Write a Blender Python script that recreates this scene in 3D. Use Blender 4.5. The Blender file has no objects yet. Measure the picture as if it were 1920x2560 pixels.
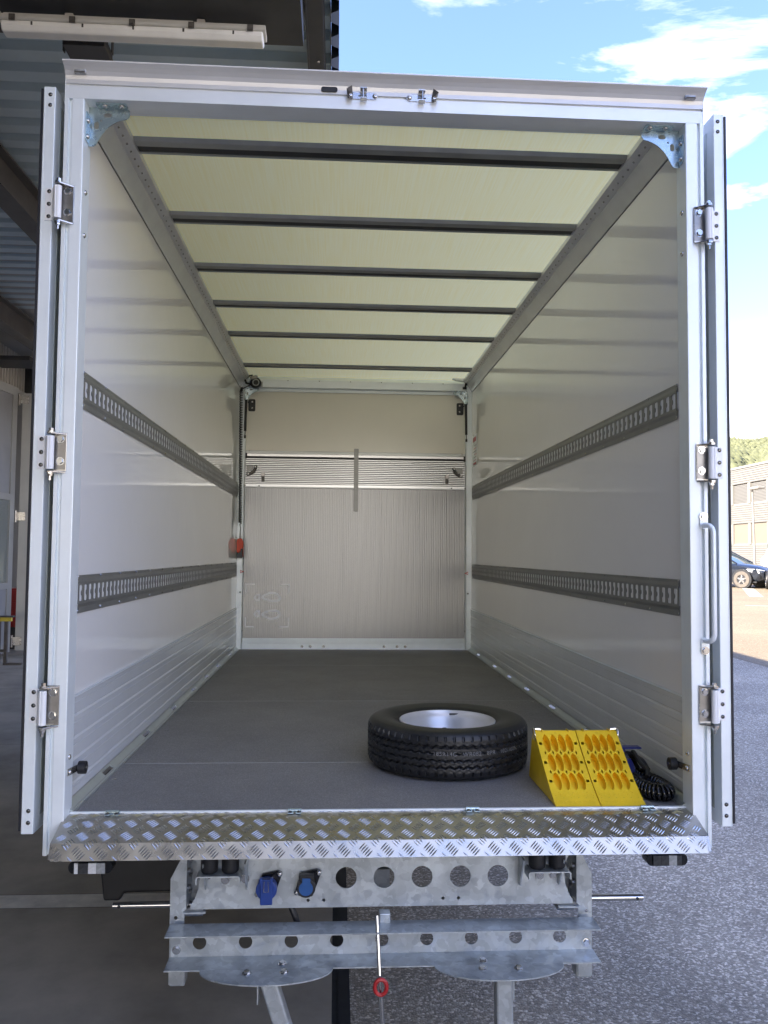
import bpy, bmesh, math, random
from math import sin, cos, pi, radians as rad, sqrt
from mathutils import Vector, Matrix
random.seed(7)
scn = bpy.context.scene
col = scn.collection

# ------------------------------------------------------------------ camera
CAM = Vector((-0.1698, -2.6862, 0.8498))
yaw, pitch, roll = rad(3.3354), rad(2.9856), rad(0.5025)
fw = Vector((sin(yaw)*cos(pitch), cos(yaw)*cos(pitch), sin(pitch)))
rt = Vector((cos(yaw), -sin(yaw), 0)); up = rt.cross(fw)
rt2 = cos(roll)*rt + sin(roll)*up; up2 = -sin(roll)*rt + cos(roll)*up
cd = bpy.data.cameras.new('camera'); cam = bpy.data.objects.new('camera', cd); col.objects.link(cam)
cam.matrix_world = Matrix(((rt2.x, up2.x, -fw.x, CAM.x), (rt2.y, up2.y, -fw.y, CAM.y), (rt2.z, up2.z, -fw.z, CAM.z), (0, 0, 0, 1)))
cd.sensor_fit = 'VERTICAL'; cd.sensor_height = 36; cd.lens = 36*2031.37/2560
cd.clip_start = 0.05; cd.clip_end = 6000
scn.camera = cam

# ------------------------------------------------------------------ sky, sun, exposure
SUN = Vector((-1.0, -0.38, 0.757)).normalized()      # towards the sun
sun_el = math.asin(SUN.z)
W = bpy.data.worlds.new('World'); scn.world = W; W.use_nodes = True
nt = W.node_tree; nt.nodes.clear()
def N(t, **kw):
    n = nt.nodes.new(t)
    for k, v in kw.items(): setattr(n, k, v)
    return n
def LK(a, b): nt.links.new(a, b)
sky = N('ShaderNodeTexSky'); sky.sky_type = 'NISHITA'; sky.sun_disc = False
sky.sun_elevation = sun_el; sky.sun_rotation = math.atan2(SUN.x, SUN.y)
sky.air_density = 1.0; sky.dust_density = 0.5; sky.ozone_density = 1.5
tc = N('ShaderNodeTexCoord'); sx = N('ShaderNodeSeparateXYZ'); LK(tc.outputs['Generated'], sx.inputs[0])
az = N('ShaderNodeMath', operation='ADD'); az.inputs[1].default_value = 0.12; 
mx0 = N('ShaderNodeMath', operation='MAXIMUM'); mx0.inputs[1].default_value = 0.0; LK(sx.outputs[2], mx0.inputs[0]); LK(mx0.outputs[0], az.inputs[0])
du = N('ShaderNodeMath', operation='DIVIDE'); LK(sx.outputs[0], du.inputs[0]); LK(az.outputs[0], du.inputs[1])
dv = N('ShaderNodeMath', operation='DIVIDE'); LK(sx.outputs[1], dv.inputs[0]); LK(az.outputs[0], dv.inputs[1])
cv = N('ShaderNodeCombineXYZ'); LK(du.outputs[0], cv.inputs[0]); LK(dv.outputs[0], cv.inputs[1])
mp = N('ShaderNodeMapping'); mp.inputs['Rotation'].default_value = (0, 0, rad(52)); mp.inputs['Scale'].default_value = (1.0, 2.1, 1); mp.inputs['Location'].default_value = (3.65, 1.12, 0.3)
LK(cv.outputs[0], mp.inputs[0])
n1 = N('ShaderNodeTexNoise'); n1.inputs['Scale'].default_value = 1.5; n1.inputs['Detail'].default_value = 9; n1.inputs['Roughness'].default_value = 0.6; n1.inputs['Distortion'].default_value = 0.7
LK(mp.outputs[0], n1.inputs['Vector'])
n2 = N('ShaderNodeTexNoise'); n2.inputs['Scale'].default_value = 0.75; n2.inputs['Detail'].default_value = 3
LK(cv.outputs[0], n2.inputs['Vector'])
mm = N('ShaderNodeMath', operation='MULTIPLY'); LK(n1.outputs[0], mm.inputs[0]); LK(n2.outputs[0], mm.inputs[1])
cr = N('ShaderNodeValToRGB'); cr.color_ramp.elements[0].position = 0.27; cr.color_ramp.elements[1].position = 0.60
LK(mm.outputs[0], cr.inputs[0])
hz_ = N('ShaderNodeMapRange', interpolation_type='SMOOTHSTEP'); hz_.inputs[1].default_value = 0.0; hz_.inputs[2].default_value = 0.27; hz_.inputs[3].default_value = 0.97; hz_.inputs[4].default_value = 0.0; LK(mx0.outputs[0], hz_.inputs[0])
cs = N('ShaderNodeMath', operation='MAXIMUM'); LK(cr.outputs[0], cs.inputs[0]); LK(hz_.outputs[0], cs.inputs[1])
tint = N('ShaderNodeMixRGB', blend_type='MULTIPLY'); tint.inputs[0].default_value = 1; LK(sky.outputs[0], tint.inputs[1]); tint.inputs[2].default_value = (.37, .38, .51, 1)
mix = N('ShaderNodeMixRGB'); LK(cs.outputs[0], mix.inputs[0]); LK(tint.outputs[0], mix.inputs[1]); mix.inputs[2].default_value = (6.3, 5.75, 5.0, 1)
bg = N('ShaderNodeBackground'); bg.inputs['Strength'].default_value = 0.10; LK(mix.outputs[0], bg.inputs['Color'])
wo = N('ShaderNodeOutputWorld'); LK(bg.outputs[0], wo.inputs[0])
sd = bpy.data.lights.new('sun', 'SUN'); sd.energy = 2.0; sd.angle = rad(0.53); sd.color = (1.0, 0.90, 0.74)
so = bpy.data.objects.new('sun', sd); col.objects.link(so); so.rotation_euler = (-SUN).to_track_quat('-Z', 'Y').to_euler()
so.location = (-30, -12, 30)
scn.view_settings.view_transform = 'Standard'; scn.view_settings.look = 'None'
scn.view_settings.exposure = 3.62; scn.view_settings.gamma = 1.0
scn.render.engine = 'CYCLES'; scn.render.resolution_x = 768; scn.render.resolution_y = 1024
scn.cycles.max_bounces = 10; scn.cycles.diffuse_bounces = 5; scn.cycles.glossy_bounces = 5; scn.cycles.transmission_bounces = 6

# ------------------------------------------------------------------ materials
def pm(name, c, rough=.5, metal=0., var=.0, vscale=6., bump=0., bscale=60., spec=.5, stretch=None, coat=0., rvar=0., obj=True, distb=.002):
    m = bpy.data.materials.new(name); m.use_nodes = True; t = m.node_tree; b = t.nodes['Principled BSDF']
    b.inputs['Base Color'].default_value = (*c, 1); b.inputs['Roughness'].default_value = rough; b.inputs['Metallic'].default_value = metal
    b.inputs['Specular IOR Level'].default_value = spec; b.inputs['Coat Weight'].default_value = coat
    if not (var or bump or rvar): return m
    co = t.nodes.new('ShaderNodeTexCoord'); mp = t.nodes.new('ShaderNodeMapping')
    t.links.new(co.outputs['Object'], mp.inputs[0])
    if stretch: mp.inputs['Scale'].default_value = stretch
    if var or rvar:
        n = t.nodes.new('ShaderNodeTexNoise'); n.inputs['Scale'].default_value = vscale; n.inputs['Detail'].default_value = 6; n.inputs['Roughness'].default_value = .62
        t.links.new(mp.outputs[0], n.inputs['Vector'])
        if var:
            r = t.nodes.new('ShaderNodeValToRGB'); r.color_ramp.elements[0].position = .3; r.color_ramp.elements[1].position = .7
            r.color_ramp.elements[0].color = (*[max(0, x*(1-var)) for x in c], 1); r.color_ramp.elements[1].color = (*[min(1, x*(1+var)) for x in c], 1)
            t.links.new(n.outputs[0], r.inputs[0]); t.links.new(r.outputs[0], b.inputs['Base Color'])
        if rvar:
            q = t.nodes.new('ShaderNodeMapRange'); q.inputs[3].default_value = max(.02, rough-rvar); q.inputs[4].default_value = rough+rvar
            q.inputs[1].default_value = .3; q.inputs[2].default_value = .7
            t.links.new(n.outputs[0], q.inputs[0]); t.links.new(q.outputs[0], b.inputs['Roughness'])
    if bump:
        n2 = t.nodes.new('ShaderNodeTexNoise'); n2.inputs['Scale'].default_value = bscale; n2.inputs['Detail'].default_value = 4
        t.links.new(mp.outputs[0], n2.inputs['Vector'])
        bp = t.nodes.new('ShaderNodeBump'); bp.inputs['Strength'].default_value = bump; bp.inputs['Distance'].default_value = distb
        t.links.new(n2.outputs[0], bp.inputs['Height']); t.links.new(bp.outputs[0], b.inputs['Normal'])
    return m

def speckle(name, base, dark, light, scale, plight, bump, rough, big=.12, bigscale=.35):
    m = bpy.data.materials.new(name); m.use_nodes = True; t = m.node_tree; b = t.nodes['Principled BSDF']
    b.inputs['Roughness'].default_value = rough
    co = t.nodes.new('ShaderNodeTexCoord')
    v = t.nodes.new('ShaderNodeTexVoronoi'); v.inputs['Scale'].default_value = scale; t.links.new(co.outputs['Object'], v.inputs['Vector'])
    s = t.nodes.new('ShaderNodeSeparateColor'); t.links.new(v.outputs['Color'], s.inputs[0])
    r = t.nodes.new('ShaderNodeValToRGB'); e = r.color_ramp.elements; e[0].position = 0; e[0].color = (*dark, 1); e[1].position = 1; e[1].color = (*light, 1)
    k = e.new(1-plight); k.color = (*base, 1); k2 = e.new(min(.99, 1-plight*.5)); k2.color = (*[(a+c)/2 for a, c in zip(base, light)], 1)
    t.links.new(s.outputs[0], r.inputs[0])
    n = t.nodes.new('ShaderNodeTexNoise'); n.inputs['Scale'].default_value = bigscale; n.inputs['Detail'].default_value = 8; n.inputs['Roughness'].default_value = .65
    t.links.new(co.outputs['Object'], n.inputs['Vector'])
    mr = t.nodes.new('ShaderNodeMapRange'); mr.inputs[1].default_value = .3; mr.inputs[2].default_value = .7; mr.inputs[3].default_value = 1-big; mr.inputs[4].default_value = 1+big
    t.links.new(n.outputs[0], mr.inputs[0])
    mu = t.nodes.new('ShaderNodeMixRGB'); mu.blend_type = 'MULTIPLY'; mu.inputs[0].default_value = 1
    t.links.new(r.outputs[0], mu.inputs[1]); t.links.new(mr.outputs[0], mu.inputs[2]); t.links.new(mu.outputs[0], b.inputs['Base Color'])
    bp = t.nodes.new('ShaderNodeBump'); bp.inputs['Strength'].default_value = bump; bp.inputs['Distance'].default_value = .004; bp.invert = True
    t.links.new(v.outputs['Distance'], bp.inputs['Height']); t.links.new(bp.outputs[0], b.inputs['Normal'])
    return m

def galv(name, c=(.46, .49, .50), rough=.42):
    m = bpy.data.materials.new(name); m.use_nodes = True; t = m.node_tree; b = t.nodes['Principled BSDF']
    b.inputs['Metallic'].default_value = .65
    co = t.nodes.new('ShaderNodeTexCoord')
    nz = t.nodes.new('ShaderNodeTexNoise'); nz.inputs['Scale'].default_value = 30; t.links.new(co.outputs['Object'], nz.inputs['Vector'])
    ad = t.nodes.new('ShaderNodeMixRGB'); ad.inputs[0].default_value = .04; t.links.new(co.outputs['Object'], ad.inputs[1]); t.links.new(nz.outputs['Color'], ad.inputs[2])
    v = t.nodes.new('ShaderNodeTexVoronoi'); v.inputs['Scale'].default_value = 45; t.links.new(ad.outputs[0], v.inputs['Vector'])
    s = t.nodes.new('ShaderNodeSeparateColor'); t.links.new(v.outputs['Color'], s.inputs[0])
    n = t.nodes.new('ShaderNodeTexNoise'); n.inputs['Scale'].default_value = 9; n.inputs['Detail'].default_value = 6; t.links.new(co.outputs['Object'], n.inputs['Vector'])
    a = t.nodes.new('ShaderNodeMath'); a.operation = 'MULTIPLY_ADD'; t.links.new(s.outputs[0], a.inputs[0]); a.inputs[1].default_value = .3; t.links.new(n.outputs[0], a.inputs[2])
    r = t.nodes.new('ShaderNodeValToRGB'); e = r.color_ramp.elements; e[0].position = .35; e[0].color = (*[x*.72 for x in c], 1); e[1].position = .95; e[1].color = (*[x*1.3 for x in c], 1)
    t.links.new(a.outputs[0], r.inputs[0]); t.links.new(r.outputs[0], b.inputs['Base Color'])
    q = t.nodes.new('ShaderNodeMapRange'); q.inputs[3].default_value = rough-.1; q.inputs[4].default_value = rough+.12; t.links.new(s.outputs[1], q.inputs[0]); t.links.new(q.outputs[0], b.inputs['Roughness'])
    return m

M = {}
M['alu'] = pm('anodised_aluminium', (.85, .895, .90), .40, .22, var=.05, vscale=5, rvar=.06)
M['alu_dull'] = pm('dull_aluminium', (.50, .51, .50), .45, .6, var=.07, vscale=8, rvar=.06)
M['alu_rib'] = pm('ribbed_aluminium', (.36, .357, .345), .36, .6, var=.10, vscale=3, stretch=(45, 1, .15))
M['alu_ribh'] = pm('ribbed_lift_aluminium', (.55, .55, .54), .30, .8, var=.10, vscale=3, stretch=(.3, 1, 30))
M['alu_green'] = pm('side_profile_aluminium', (.56, .60, .57), .38, .6, var=.06, vscale=12)
M['header'] = pm('header_aluminium', (.83, .86, .86), .36, .25, var=.04, vscale=4, rvar=.05)
M['flare'] = pm('header_flare_white', (.70, .69, .67), .32, .25, var=.05, vscale=4)
M['plate'] = pm('tread_plate_aluminium', (.46, .44, .41), .30, 1., var=.10, vscale=9, rvar=.07)
M['bars'] = pm('tread_bar_aluminium', (.70, .69, .67), .27, 1., var=.05, vscale=30)  # paler than the plate: glints on the bars painted into the colour
M['wall'] = pm('white_wall_laminate', (.89, .875, .85), .06, 0, var=.015, vscale=2, bump=.07, bscale=4.5, spec=.5, distb=.01, stretch=(1, 1, 1))
M['front'] = pm('cream_front_panel', (.76, .72, .62), .22, 0, var=.02, vscale=3, bump=.05, bscale=4, distb=.01)
M['kick'] = pm('painted_kick_board', (.72, .74, .75), .26, .15, var=.03, vscale=5, bump=.04, bscale=14)
M['white'] = pm('white_plastic', (.88, .88, .87), .35, var=.02)
M['floor'] = speckle('phenolic_floor', (.235, .222, .208), (.190, .180, .167), (.32, .305, .285), 330, .4, .35, .55, .16, 2.2)
M['jointl'] = pm('floor_joint_filler', (.42, .42, .40), .6)
M['rail'] = pm('lashing_rail_steel', (.24, .24, .225), .40, .45, var=.08, vscale=7)
M['roofrail'] = pm('roof_rail_aluminium', (.68, .69, .70), .26, .4, var=.08, vscale=5)
M['roofrail2'] = pm('roof_rail_strip', (.74, .74, .74), .42, .5, var=.08, vscale=9)
M['bow'] = pm('roof_bow_steel', (.36, .36, .34), .4, .5, var=.1, vscale=8)
M['black'] = pm('black_rubber', (.012, .012, .013), .45, var=.2, vscale=20)
M['blackgloss'] = pm('black_gloss_plastic', (.008, .008, .009), .12, var=.1, vscale=10)
M['seal'] = pm('door_seal_rubber', (.010, .010, .016), .5)
M['zinc'] = pm('zinc_plated_steel', (.50, .60, .61), .26, .8, var=.16, vscale=14, rvar=.08)
M['steel'] = pm('stainless_steel', (.55, .53, .50), .24, 1., var=.08, vscale=20, rvar=.08)
M['steeld'] = pm('brushed_steel_plate', (.30, .285, .265), .34, .9, var=.12, vscale=18, rvar=.08)
M['bolt'] = pm('bolt_steel', (.62, .61, .59), .18, 1.)
M['rivet'] = pm('dark_rivet', (.16, .155, .15), .18, 1.)
M['galv'] = galv('galvanised_steel')
M['galv2'] = galv('galvanised_steel_dark', (.36, .38, .395), .45)
M['tyre'] = pm('tyre_rubber', (.011, .0115, .0125), .42, var=.25, vscale=14, bump=.12, bscale=90)
M['rim'] = pm('silver_rim_paint', (.80, .775, .74), .34, .5, var=.04, vscale=5)
M['ink'] = pm('moulded_letter_grey', (.20, .20, .20), .6)
M['yellow'] = pm('yellow_plastic', (.90, .60, .022), .38, var=.12, vscale=7, bump=.05, bscale=40)
M['blue'] = pm('blue_plastic', (.012, .045, .22), .38, var=.08, vscale=20)
M['bluel'] = pm('lighter_blue_plastic', (.02, .09, .27), .35, var=.08, vscale=20)
M['darkblue'] = pm('dark_blue_plastic', (.014, .022, .17), .3)
M['orange'] = pm('orange_plastic', (.62, .055, .012), .4, var=.05)
M['red'] = pm('red_plastic', (.42, .018, .02), .35, var=.1, vscale=20)
M['mark'] = pm('white_floor_marking', (.95, .95, .94), .5, var=.08, vscale=30)
M['lens'] = pm('clear_lens', (.42, .43, .43), .12, .3, var=.3, vscale=90)
M['lensd'] = pm('smoked_lens', (.06, .06, .06), .12, .2, var=.4, vscale=90)
M['refl'] = pm('white_reflector', (.75, .75, .75), .3, .2, var=.12, vscale=200)
M['sheet'] = pm('canopy_sheet_blue_grey', (.52, .62, .67), .45, .1, var=.08, vscale=2, rvar=.06)
M['beamd'] = pm('dark_painted_steel', (.045, .047, .05), .5, .2, var=.2, vscale=4)
M['beamb'] = pm('brown_painted_steel', (.09, .085, .08), .5, .2, var=.2, vscale=4)
M['fascia'] = pm('pale_fascia_sheet', (.48, .46, .42), .5, 0, var=.08, vscale=3)
M['doorp'] = pm('grey_door_paint', (.34, .345, .35), .42, .2, var=.06, vscale=3)
M['doorf'] = pm('grey_door_frame', (.42, .42, .40), .42, .3, var=.06, vscale=3)
M['hallwall'] = pm('hall_wall_panel', (.34, .34, .33), .6, var=.08, vscale=1)
M['lampd'] = pm('lamp_diffuser', (.88, .86, .80), .28, var=.06, vscale=6)
M['lampb'] = pm('lamp_housing', (.52, .50, .45), .45, var=.08, vscale=6)
M['asphalt'] = speckle('asphalt', (.375, .320, .240), (.210, .178, .134), (.76, .67, .54), 112, .30, .6, .85, .30, .55)
M['lot'] = speckle('sunlit_tan_asphalt', (.190, .148, .095), (.138, .106, .068), (.27, .22, .15), 60, .3, .6, .85, .2)  # tan of the warm sunlight is painted into this asphalt colour
M['concrete'] = pm('worn_concrete', (.38, .335, .265), .75, 0, var=.35, vscale=1.6, bump=.25, bscale=45)
M['joint'] = pm('patched_joint', (.74, .69, .60), .8, 0, var=.2, vscale=9, bump=.4, bscale=40)
M['kerb'] = pm('dark_drain_edge', (.02, .02, .02), .7, var=.3, vscale=12)
M['paint'] = pm('road_paint', (.30, .29, .26), .6, var=.2, vscale=7)
M['carblue'] = pm('dark_blue_car_paint', (.022, .028, .042), .12, .35, coat=.6)
M['carsilver'] = pm('silver_car_paint', (.35, .35, .34), .15, .6, coat=.6)
M['carglass'] = pm('car_glass', (.05, .07, .07), .03, 0, spec=1.)
M['carwhite'] = pm('white_van_paint', (.78, .78, .78), .2, coat=.3)
M['pink'] = pm('pink_stripe', (.62, .12, .32), .4)
M['tyrelit'] = pm('sunlit_tyre', (.10, .085, .07), .8, var=.2, vscale=8)  # tan look of the sunlit tyre is put into its colour
M['clad'] = pm('pale_cladding', (.15, .146, .135), .5, .1, var=.03, vscale=1)
M['cladtrim'] = pm('cladding_trim', (.20, .19, .17), .5)
M['soil'] = pm('wooded_slope', (.055, .06, .025), .9, var=.3, vscale=.05)
M['leaf'] = pm('forest_crowns', (.105, .112, .052), .8, var=.3, vscale=.06)
M['yellowpaint'] = pm('yellow_steel_paint', (.62, .48, .05), .5, var=.15, vscale=9)
M['rust'] = pm('dark_worn_steel', (.10, .09, .08), .6, .3, var=.3, vscale=12)
# blind with slats, glass pane
def slats(name, c1, c2, scale):
    m = bpy.data.materials.new(name); m.use_nodes = True; t = m.node_tree; b = t.nodes['Principled BSDF']; b.inputs['Roughness'].default_value = .55
    co = t.nodes.new('ShaderNodeTexCoord'); w = t.nodes.new('ShaderNodeTexWave'); w.bands_direction = 'Z'; w.inputs['Scale'].default_value = scale
    t.links.new(co.outputs['Object'], w.inputs[0]); r = t.nodes.new('ShaderNodeValToRGB'); r.color_ramp.elements[0].color = (*c1, 1); r.color_ramp.elements[1].color = (*c2, 1); r.color_ramp.elements[0].position = .15; r.color_ramp.elements[1].position = .5
    t.links.new(w.outputs[0], r.inputs[0]); t.links.new(r.outputs[0], b.inputs['Base Color']); return m
M['blind'] = slats('grey_blind', (.05, .048, .043), (.12, .115, .105), 3.2)
M['shade'] = pm('beige_blind', (.15, .125, .095), .6, var=.03, vscale=2)
def glassm(name, c, rough):
    m = bpy.data.materials.new(name); m.use_nodes = True; t = m.node_tree; b = t.nodes['Principled BSDF']
    b.inputs['Base Color'].default_value = (*c, 1); b.inputs['Roughness'].default_value = rough; b.inputs['Transmission Weight'].default_value = .9; b.inputs['IOR'].default_value = 1.3
    return m
M['pane'] = glassm('door_pane', (.8, .86, .84), .02)
# translucent GRP roof: light really passes through it
m = bpy.data.materials.new('translucent_roof'); m.use_nodes = True; t = m.node_tree; t.nodes.clear()
o_ = t.nodes.new('ShaderNodeOutputMaterial'); tr = t.nodes.new('ShaderNodeBsdfTranslucent'); df = t.nodes.new('ShaderNodeBsdfDiffuse'); gl = t.nodes.new('ShaderNodeBsdfGlossy')
a1 = t.nodes.new('ShaderNodeMixShader'); a2 = t.nodes.new('ShaderNodeMixShader')
co = t.nodes.new('ShaderNodeTexCoord'); mp_ = t.nodes.new('ShaderNodeMapping'); mp_.inputs['Scale'].default_value = (70, 1.2, 1); nz = t.nodes.new('ShaderNodeTexNoise'); nz.inputs['Scale'].default_value = 2.2; nz.inputs['Detail'].default_value = 5
t.links.new(co.outputs['Object'], mp_.inputs[0]); t.links.new(mp_.outputs[0], nz.inputs['Vector'])
rp = t.nodes.new('ShaderNodeValToRGB'); rp.color_ramp.elements[0].position = .3; rp.color_ramp.elements[1].position = .65
rp.color_ramp.elements[0].color = (.98, .735, .26, 1); rp.color_ramp.elements[1].color = (.99, .79, .34, 1)
t.links.new(nz.outputs[0], rp.inputs[0]); t.links.new(rp.outputs[0], tr.inputs[0]); df.inputs[0].default_value = (.84, .72, .42, 1)
gl.inputs['Roughness'].default_value = .25; gl.inputs[0].default_value = (1, 1, 1, 1)
a1.inputs[0].default_value = .22; t.links.new(tr.outputs[0], a1.inputs[1]); t.links.new(df.outputs[0], a1.inputs[2])
a2.inputs[0].default_value = .05; t.links.new(a1.outputs[0], a2.inputs[1]); t.links.new(gl.outputs[0], a2.inputs[2]); t.links.new(a2.outputs[0], o_.inputs[0])
M['roof'] = m

# ------------------------------------------------------------------ mesh helpers
ORG = {}
def empty(name, loc, label=None, cat=None, group=None, frame=None, rz=0, rx=0):
    o = bpy.data.objects.new(name, None); col.objects.link(o); o.location = loc; o.rotation_euler = (rx, 0, rz); o.empty_display_size = .1
    ORG[o] = Vector(loc) if frame is None else Vector(frame)
    tag(o, label, cat, group); return o
def tag(o, label=None, cat=None, group=None, kind=None):
    if label: o['label'] = label
    if cat: o['category'] = cat
    if group: o['group'] = group
    if kind: o['kind'] = kind
    return o
def place(me, name, loc, parent=None, rot=None):
    o = bpy.data.objects.new(name, me); col.objects.link(o); loc = Vector(loc); ORG[o] = loc
    if parent is not None: o.parent = parent; o.location = loc - ORG[parent]
    else: o.location = loc
    if rot: o.rotation_euler = rot
    return o
class MB:
    def __init__(s): s.v = []; s.f = []
    def add(s, vs, fs):
        b = len(s.v); s.v += [tuple(p) for p in vs]; s.f += [tuple(i+b for i in f) for f in fs]; return s
    def box(s, x0, x1, y0, y1, z0, z1):
        return s.add([(x0,y0,z0),(x1,y0,z0),(x1,y1,z0),(x0,y1,z0),(x0,y0,z1),(x1,y0,z1),(x1,y1,z1),(x0,y1,z1)],
                     [(0,3,2,1),(4,5,6,7),(0,1,5,4),(1,2,6,5),(2,3,7,6),(3,0,4,7)])
    def cyl(s, p0, p1, r0, r1=None, n=16, caps=True):
        p0 = Vector(p0); p1 = Vector(p1); r1 = r0 if r1 is None else r1
        d = (p1-p0).normalized(); a = d.orthogonal().normalized(); b = d.cross(a)
        vs = [p0+r0*(cos(2*pi*i/n)*a+sin(2*pi*i/n)*b) for i in range(n)]+[p1+r1*(cos(2*pi*i/n)*a+sin(2*pi*i/n)*b) for i in range(n)]
        fs = [(i, (i+1) % n, n+(i+1) % n, n+i) for i in range(n)]
        if caps: fs += [tuple(range(n))[::-1], tuple(range(n, 2*n))]
        return s.add(vs, fs)
    def tube(s, pts, r, n=8, closed=False):
        pts = [Vector(p) for p in pts]; N_ = len(pts); vs = []; ref = None
        for i, p in enumerate(pts):
            if closed: d = pts[(i+1) % N_]-pts[i-1]
            else: d = pts[min(i+1, N_-1)]-pts[max(i-1, 0)]
            d.normalize()
            if ref is None: ref = d.orthogonal().normalized()
            ref = (ref-d*ref.dot(d)).normalized(); b = d.cross(ref)
            rr = r[i] if isinstance(r, (list, tuple)) else r
            vs += [p+rr*(cos(2*pi*k/n)*ref+sin(2*pi*k/n)*b) for k in range(n)]
        fs = []
        for i in range(N_ if closed else N_-1):
            j = (i+1) % N_
            fs += [(i*n+k, i*n+(k+1) % n, j*n+(k+1) % n, j*n+k) for k in range(n)]
        if not closed: fs += [tuple(range(n))[::-1], tuple(range((N_-1)*n, N_*n))]
        return s.add(vs, fs)
    def prism(s, poly, axis, a0, a1):
        def P(u, v, a): return (a, u, v) if axis == 'x' else ((u, a, v) if axis == 'y' else (u, v, a))
        n = len(poly); vs = [P(u, v, a0) for u, v in poly]+[P(u, v, a1) for u, v in poly]
        return s.add(vs, [(i, (i+1) % n, n+(i+1) % n, n+i) for i in range(n)]+[tuple(range(n))[::-1], tuple(range(n, 2*n))])
    def strip(s, prof, axis, a0, a1):      # open sheet along a profile
        def P(u, v, a): return (a, u, v) if axis == 'x' else ((u, a, v) if axis == 'y' else (u, v, a))
        n = len(prof); vs = [P(u, v, a0) for u, v in prof]+[P(u, v, a1) for u, v in prof]
        return s.add(vs, [(i, i+1, n+i+1, n+i) for i in range(n-1)])
    def lathe(s, prof, c, n=32, axis='z', closed=False):
        c = Vector(c); vs = []
        for i in range(n):
            a = 2*pi*i/n
            for r, h in prof:
                q = (r*cos(a), r*sin(a), h) if axis == 'z' else ((h, r*cos(a), r*sin(a)) if axis == 'x' else (r*cos(a), h, r*sin(a)))
                vs.append(c+Vector(q))
        m = len(prof); fs = []
        for i in range(n):
            j = (i+1) % n
            for k in range(m if closed else m-1):
                l = (k+1) % m; fs.append((i*m+k, j*m+k, j*m+l, i*m+l))
        return s.add(vs, fs)
    def plate(s, outer, holes, fn, t):
        bm = bmesh.new(); loops = []
        for lp in [outer]+list(holes):
            vs = [bm.verts.new((u, v, 0)) for u, v in lp]; loops.append(vs)
            for i in range(len(vs)): bm.edges.new((vs[i], vs[(i+1) % len(vs)]))
        bmesh.ops.triangle_fill(bm, use_beauty=True, use_dissolve=False, edges=bm.edges[:])
        bm.verts.index_update(); nv = len(bm.verts)
        vs = [fn(v.co.x, v.co.y, 0) for v in bm.verts]+[fn(v.co.x, v.co.y, t) for v in bm.verts]
        fs = []
        for f in bm.faces:
            ids = [v.index for v in f.verts]; fs.append(tuple(ids)); fs.append(tuple(i+nv for i in reversed(ids)))
        for lp in loops:
            ids = [v.index for v in lp]
            for i in range(len(ids)): a = ids[i]; b = ids[(i+1) % len(ids)]; fs.append((a, b, b+nv, a+nv))
        bm.free(); return s.add(vs, fs)
    def mesh(s, name, mat, smooth=False, org=None, recalc=True, ang=35):
        vs = [Vector(p) for p in s.v]
        if org is None:
            lo = Vector((min(p.x for p in vs), min(p.y for p in vs), min(p.z for p in vs))); hi = Vector((max(p.x for p in vs), max(p.y for p in vs), max(p.z for p in vs))); org = (lo+hi)/2
        org = Vector(org)
        me = bpy.data.meshes.new(name); me.from_pydata([p-org for p in vs], [], s.f)
        if recalc:
            bm = bmesh.new(); bm.from_mesh(me); bmesh.ops.recalc_face_normals(bm, faces=bm.faces); bm.to_mesh(me); bm.free()
        me.materials.append(M[mat] if isinstance(mat, str) else mat)
        if smooth:
            me.shade_smooth(); me.set_sharp_from_angle(angle=rad(ang))
        me.update(); return me, org
    def build(s, name, mat, parent=None, kind=None, smooth=False, bev=0, org=None, label=None, cat=None, group=None, recalc=True, ang=35):
        me, org = s.mesh(name, mat, smooth, org, recalc, ang); o = place(me, name, org, parent)
        if bev:
            b = o.modifiers.new('bevel', 'BEVEL'); b.width = bev; b.segments = 2; b.limit_method = 'ANGLE'; b.angle_limit = rad(40)
        return tag(o, label, cat, group, kind)
def circ(cx, cy, r, n=24): return [(cx+r*cos(2*pi*i/n), cy+r*sin(2*pi*i/n)) for i in range(n)]
def oval(cx, cy, w, h, n=8):
    p = []
    if w >= h:
        r = h/2; d = w/2-r
        p = [(cx+d+r*cos(a), cy+r*sin(a)) for a in [-pi/2+pi*i/n for i in range(n+1)]]+[(cx-d+r*cos(a), cy+r*sin(a)) for a in [pi/2+pi*i/n for i in range(n+1)]]
    else:
        r = w/2; d = h/2-r
        p = [(cx+r*cos(a), cy+d+r*sin(a)) for a in [pi*i/n for i in range(n+1)]]+[(cx+r*cos(a), cy-d+r*sin(a)) for a in [pi+pi*i/n for i in range(n+1)]]
    return p
def rrect(x0, x1, y0, y1, r, n=4):
    p = []
    for cx, cy, a0 in ((x1-r, y1-r, 0), (x0+r, y1-r, pi/2), (x0+r, y0+r, pi), (x1-r, y0+r, 1.5*pi)):
        p += [(cx+r*cos(a0+pi/2*i/n), cy+r*sin(a0+pi/2*i/n)) for i in range(n+1)]
    return p
def copy_tree(o, parent=None, off=Vector((0, 0, 0))):
    c = o.copy(); col.objects.link(c); c.parent = parent
    if parent is None: c.location = o.location+off
    for ch in o.children: copy_tree(ch, c)
    return c

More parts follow.
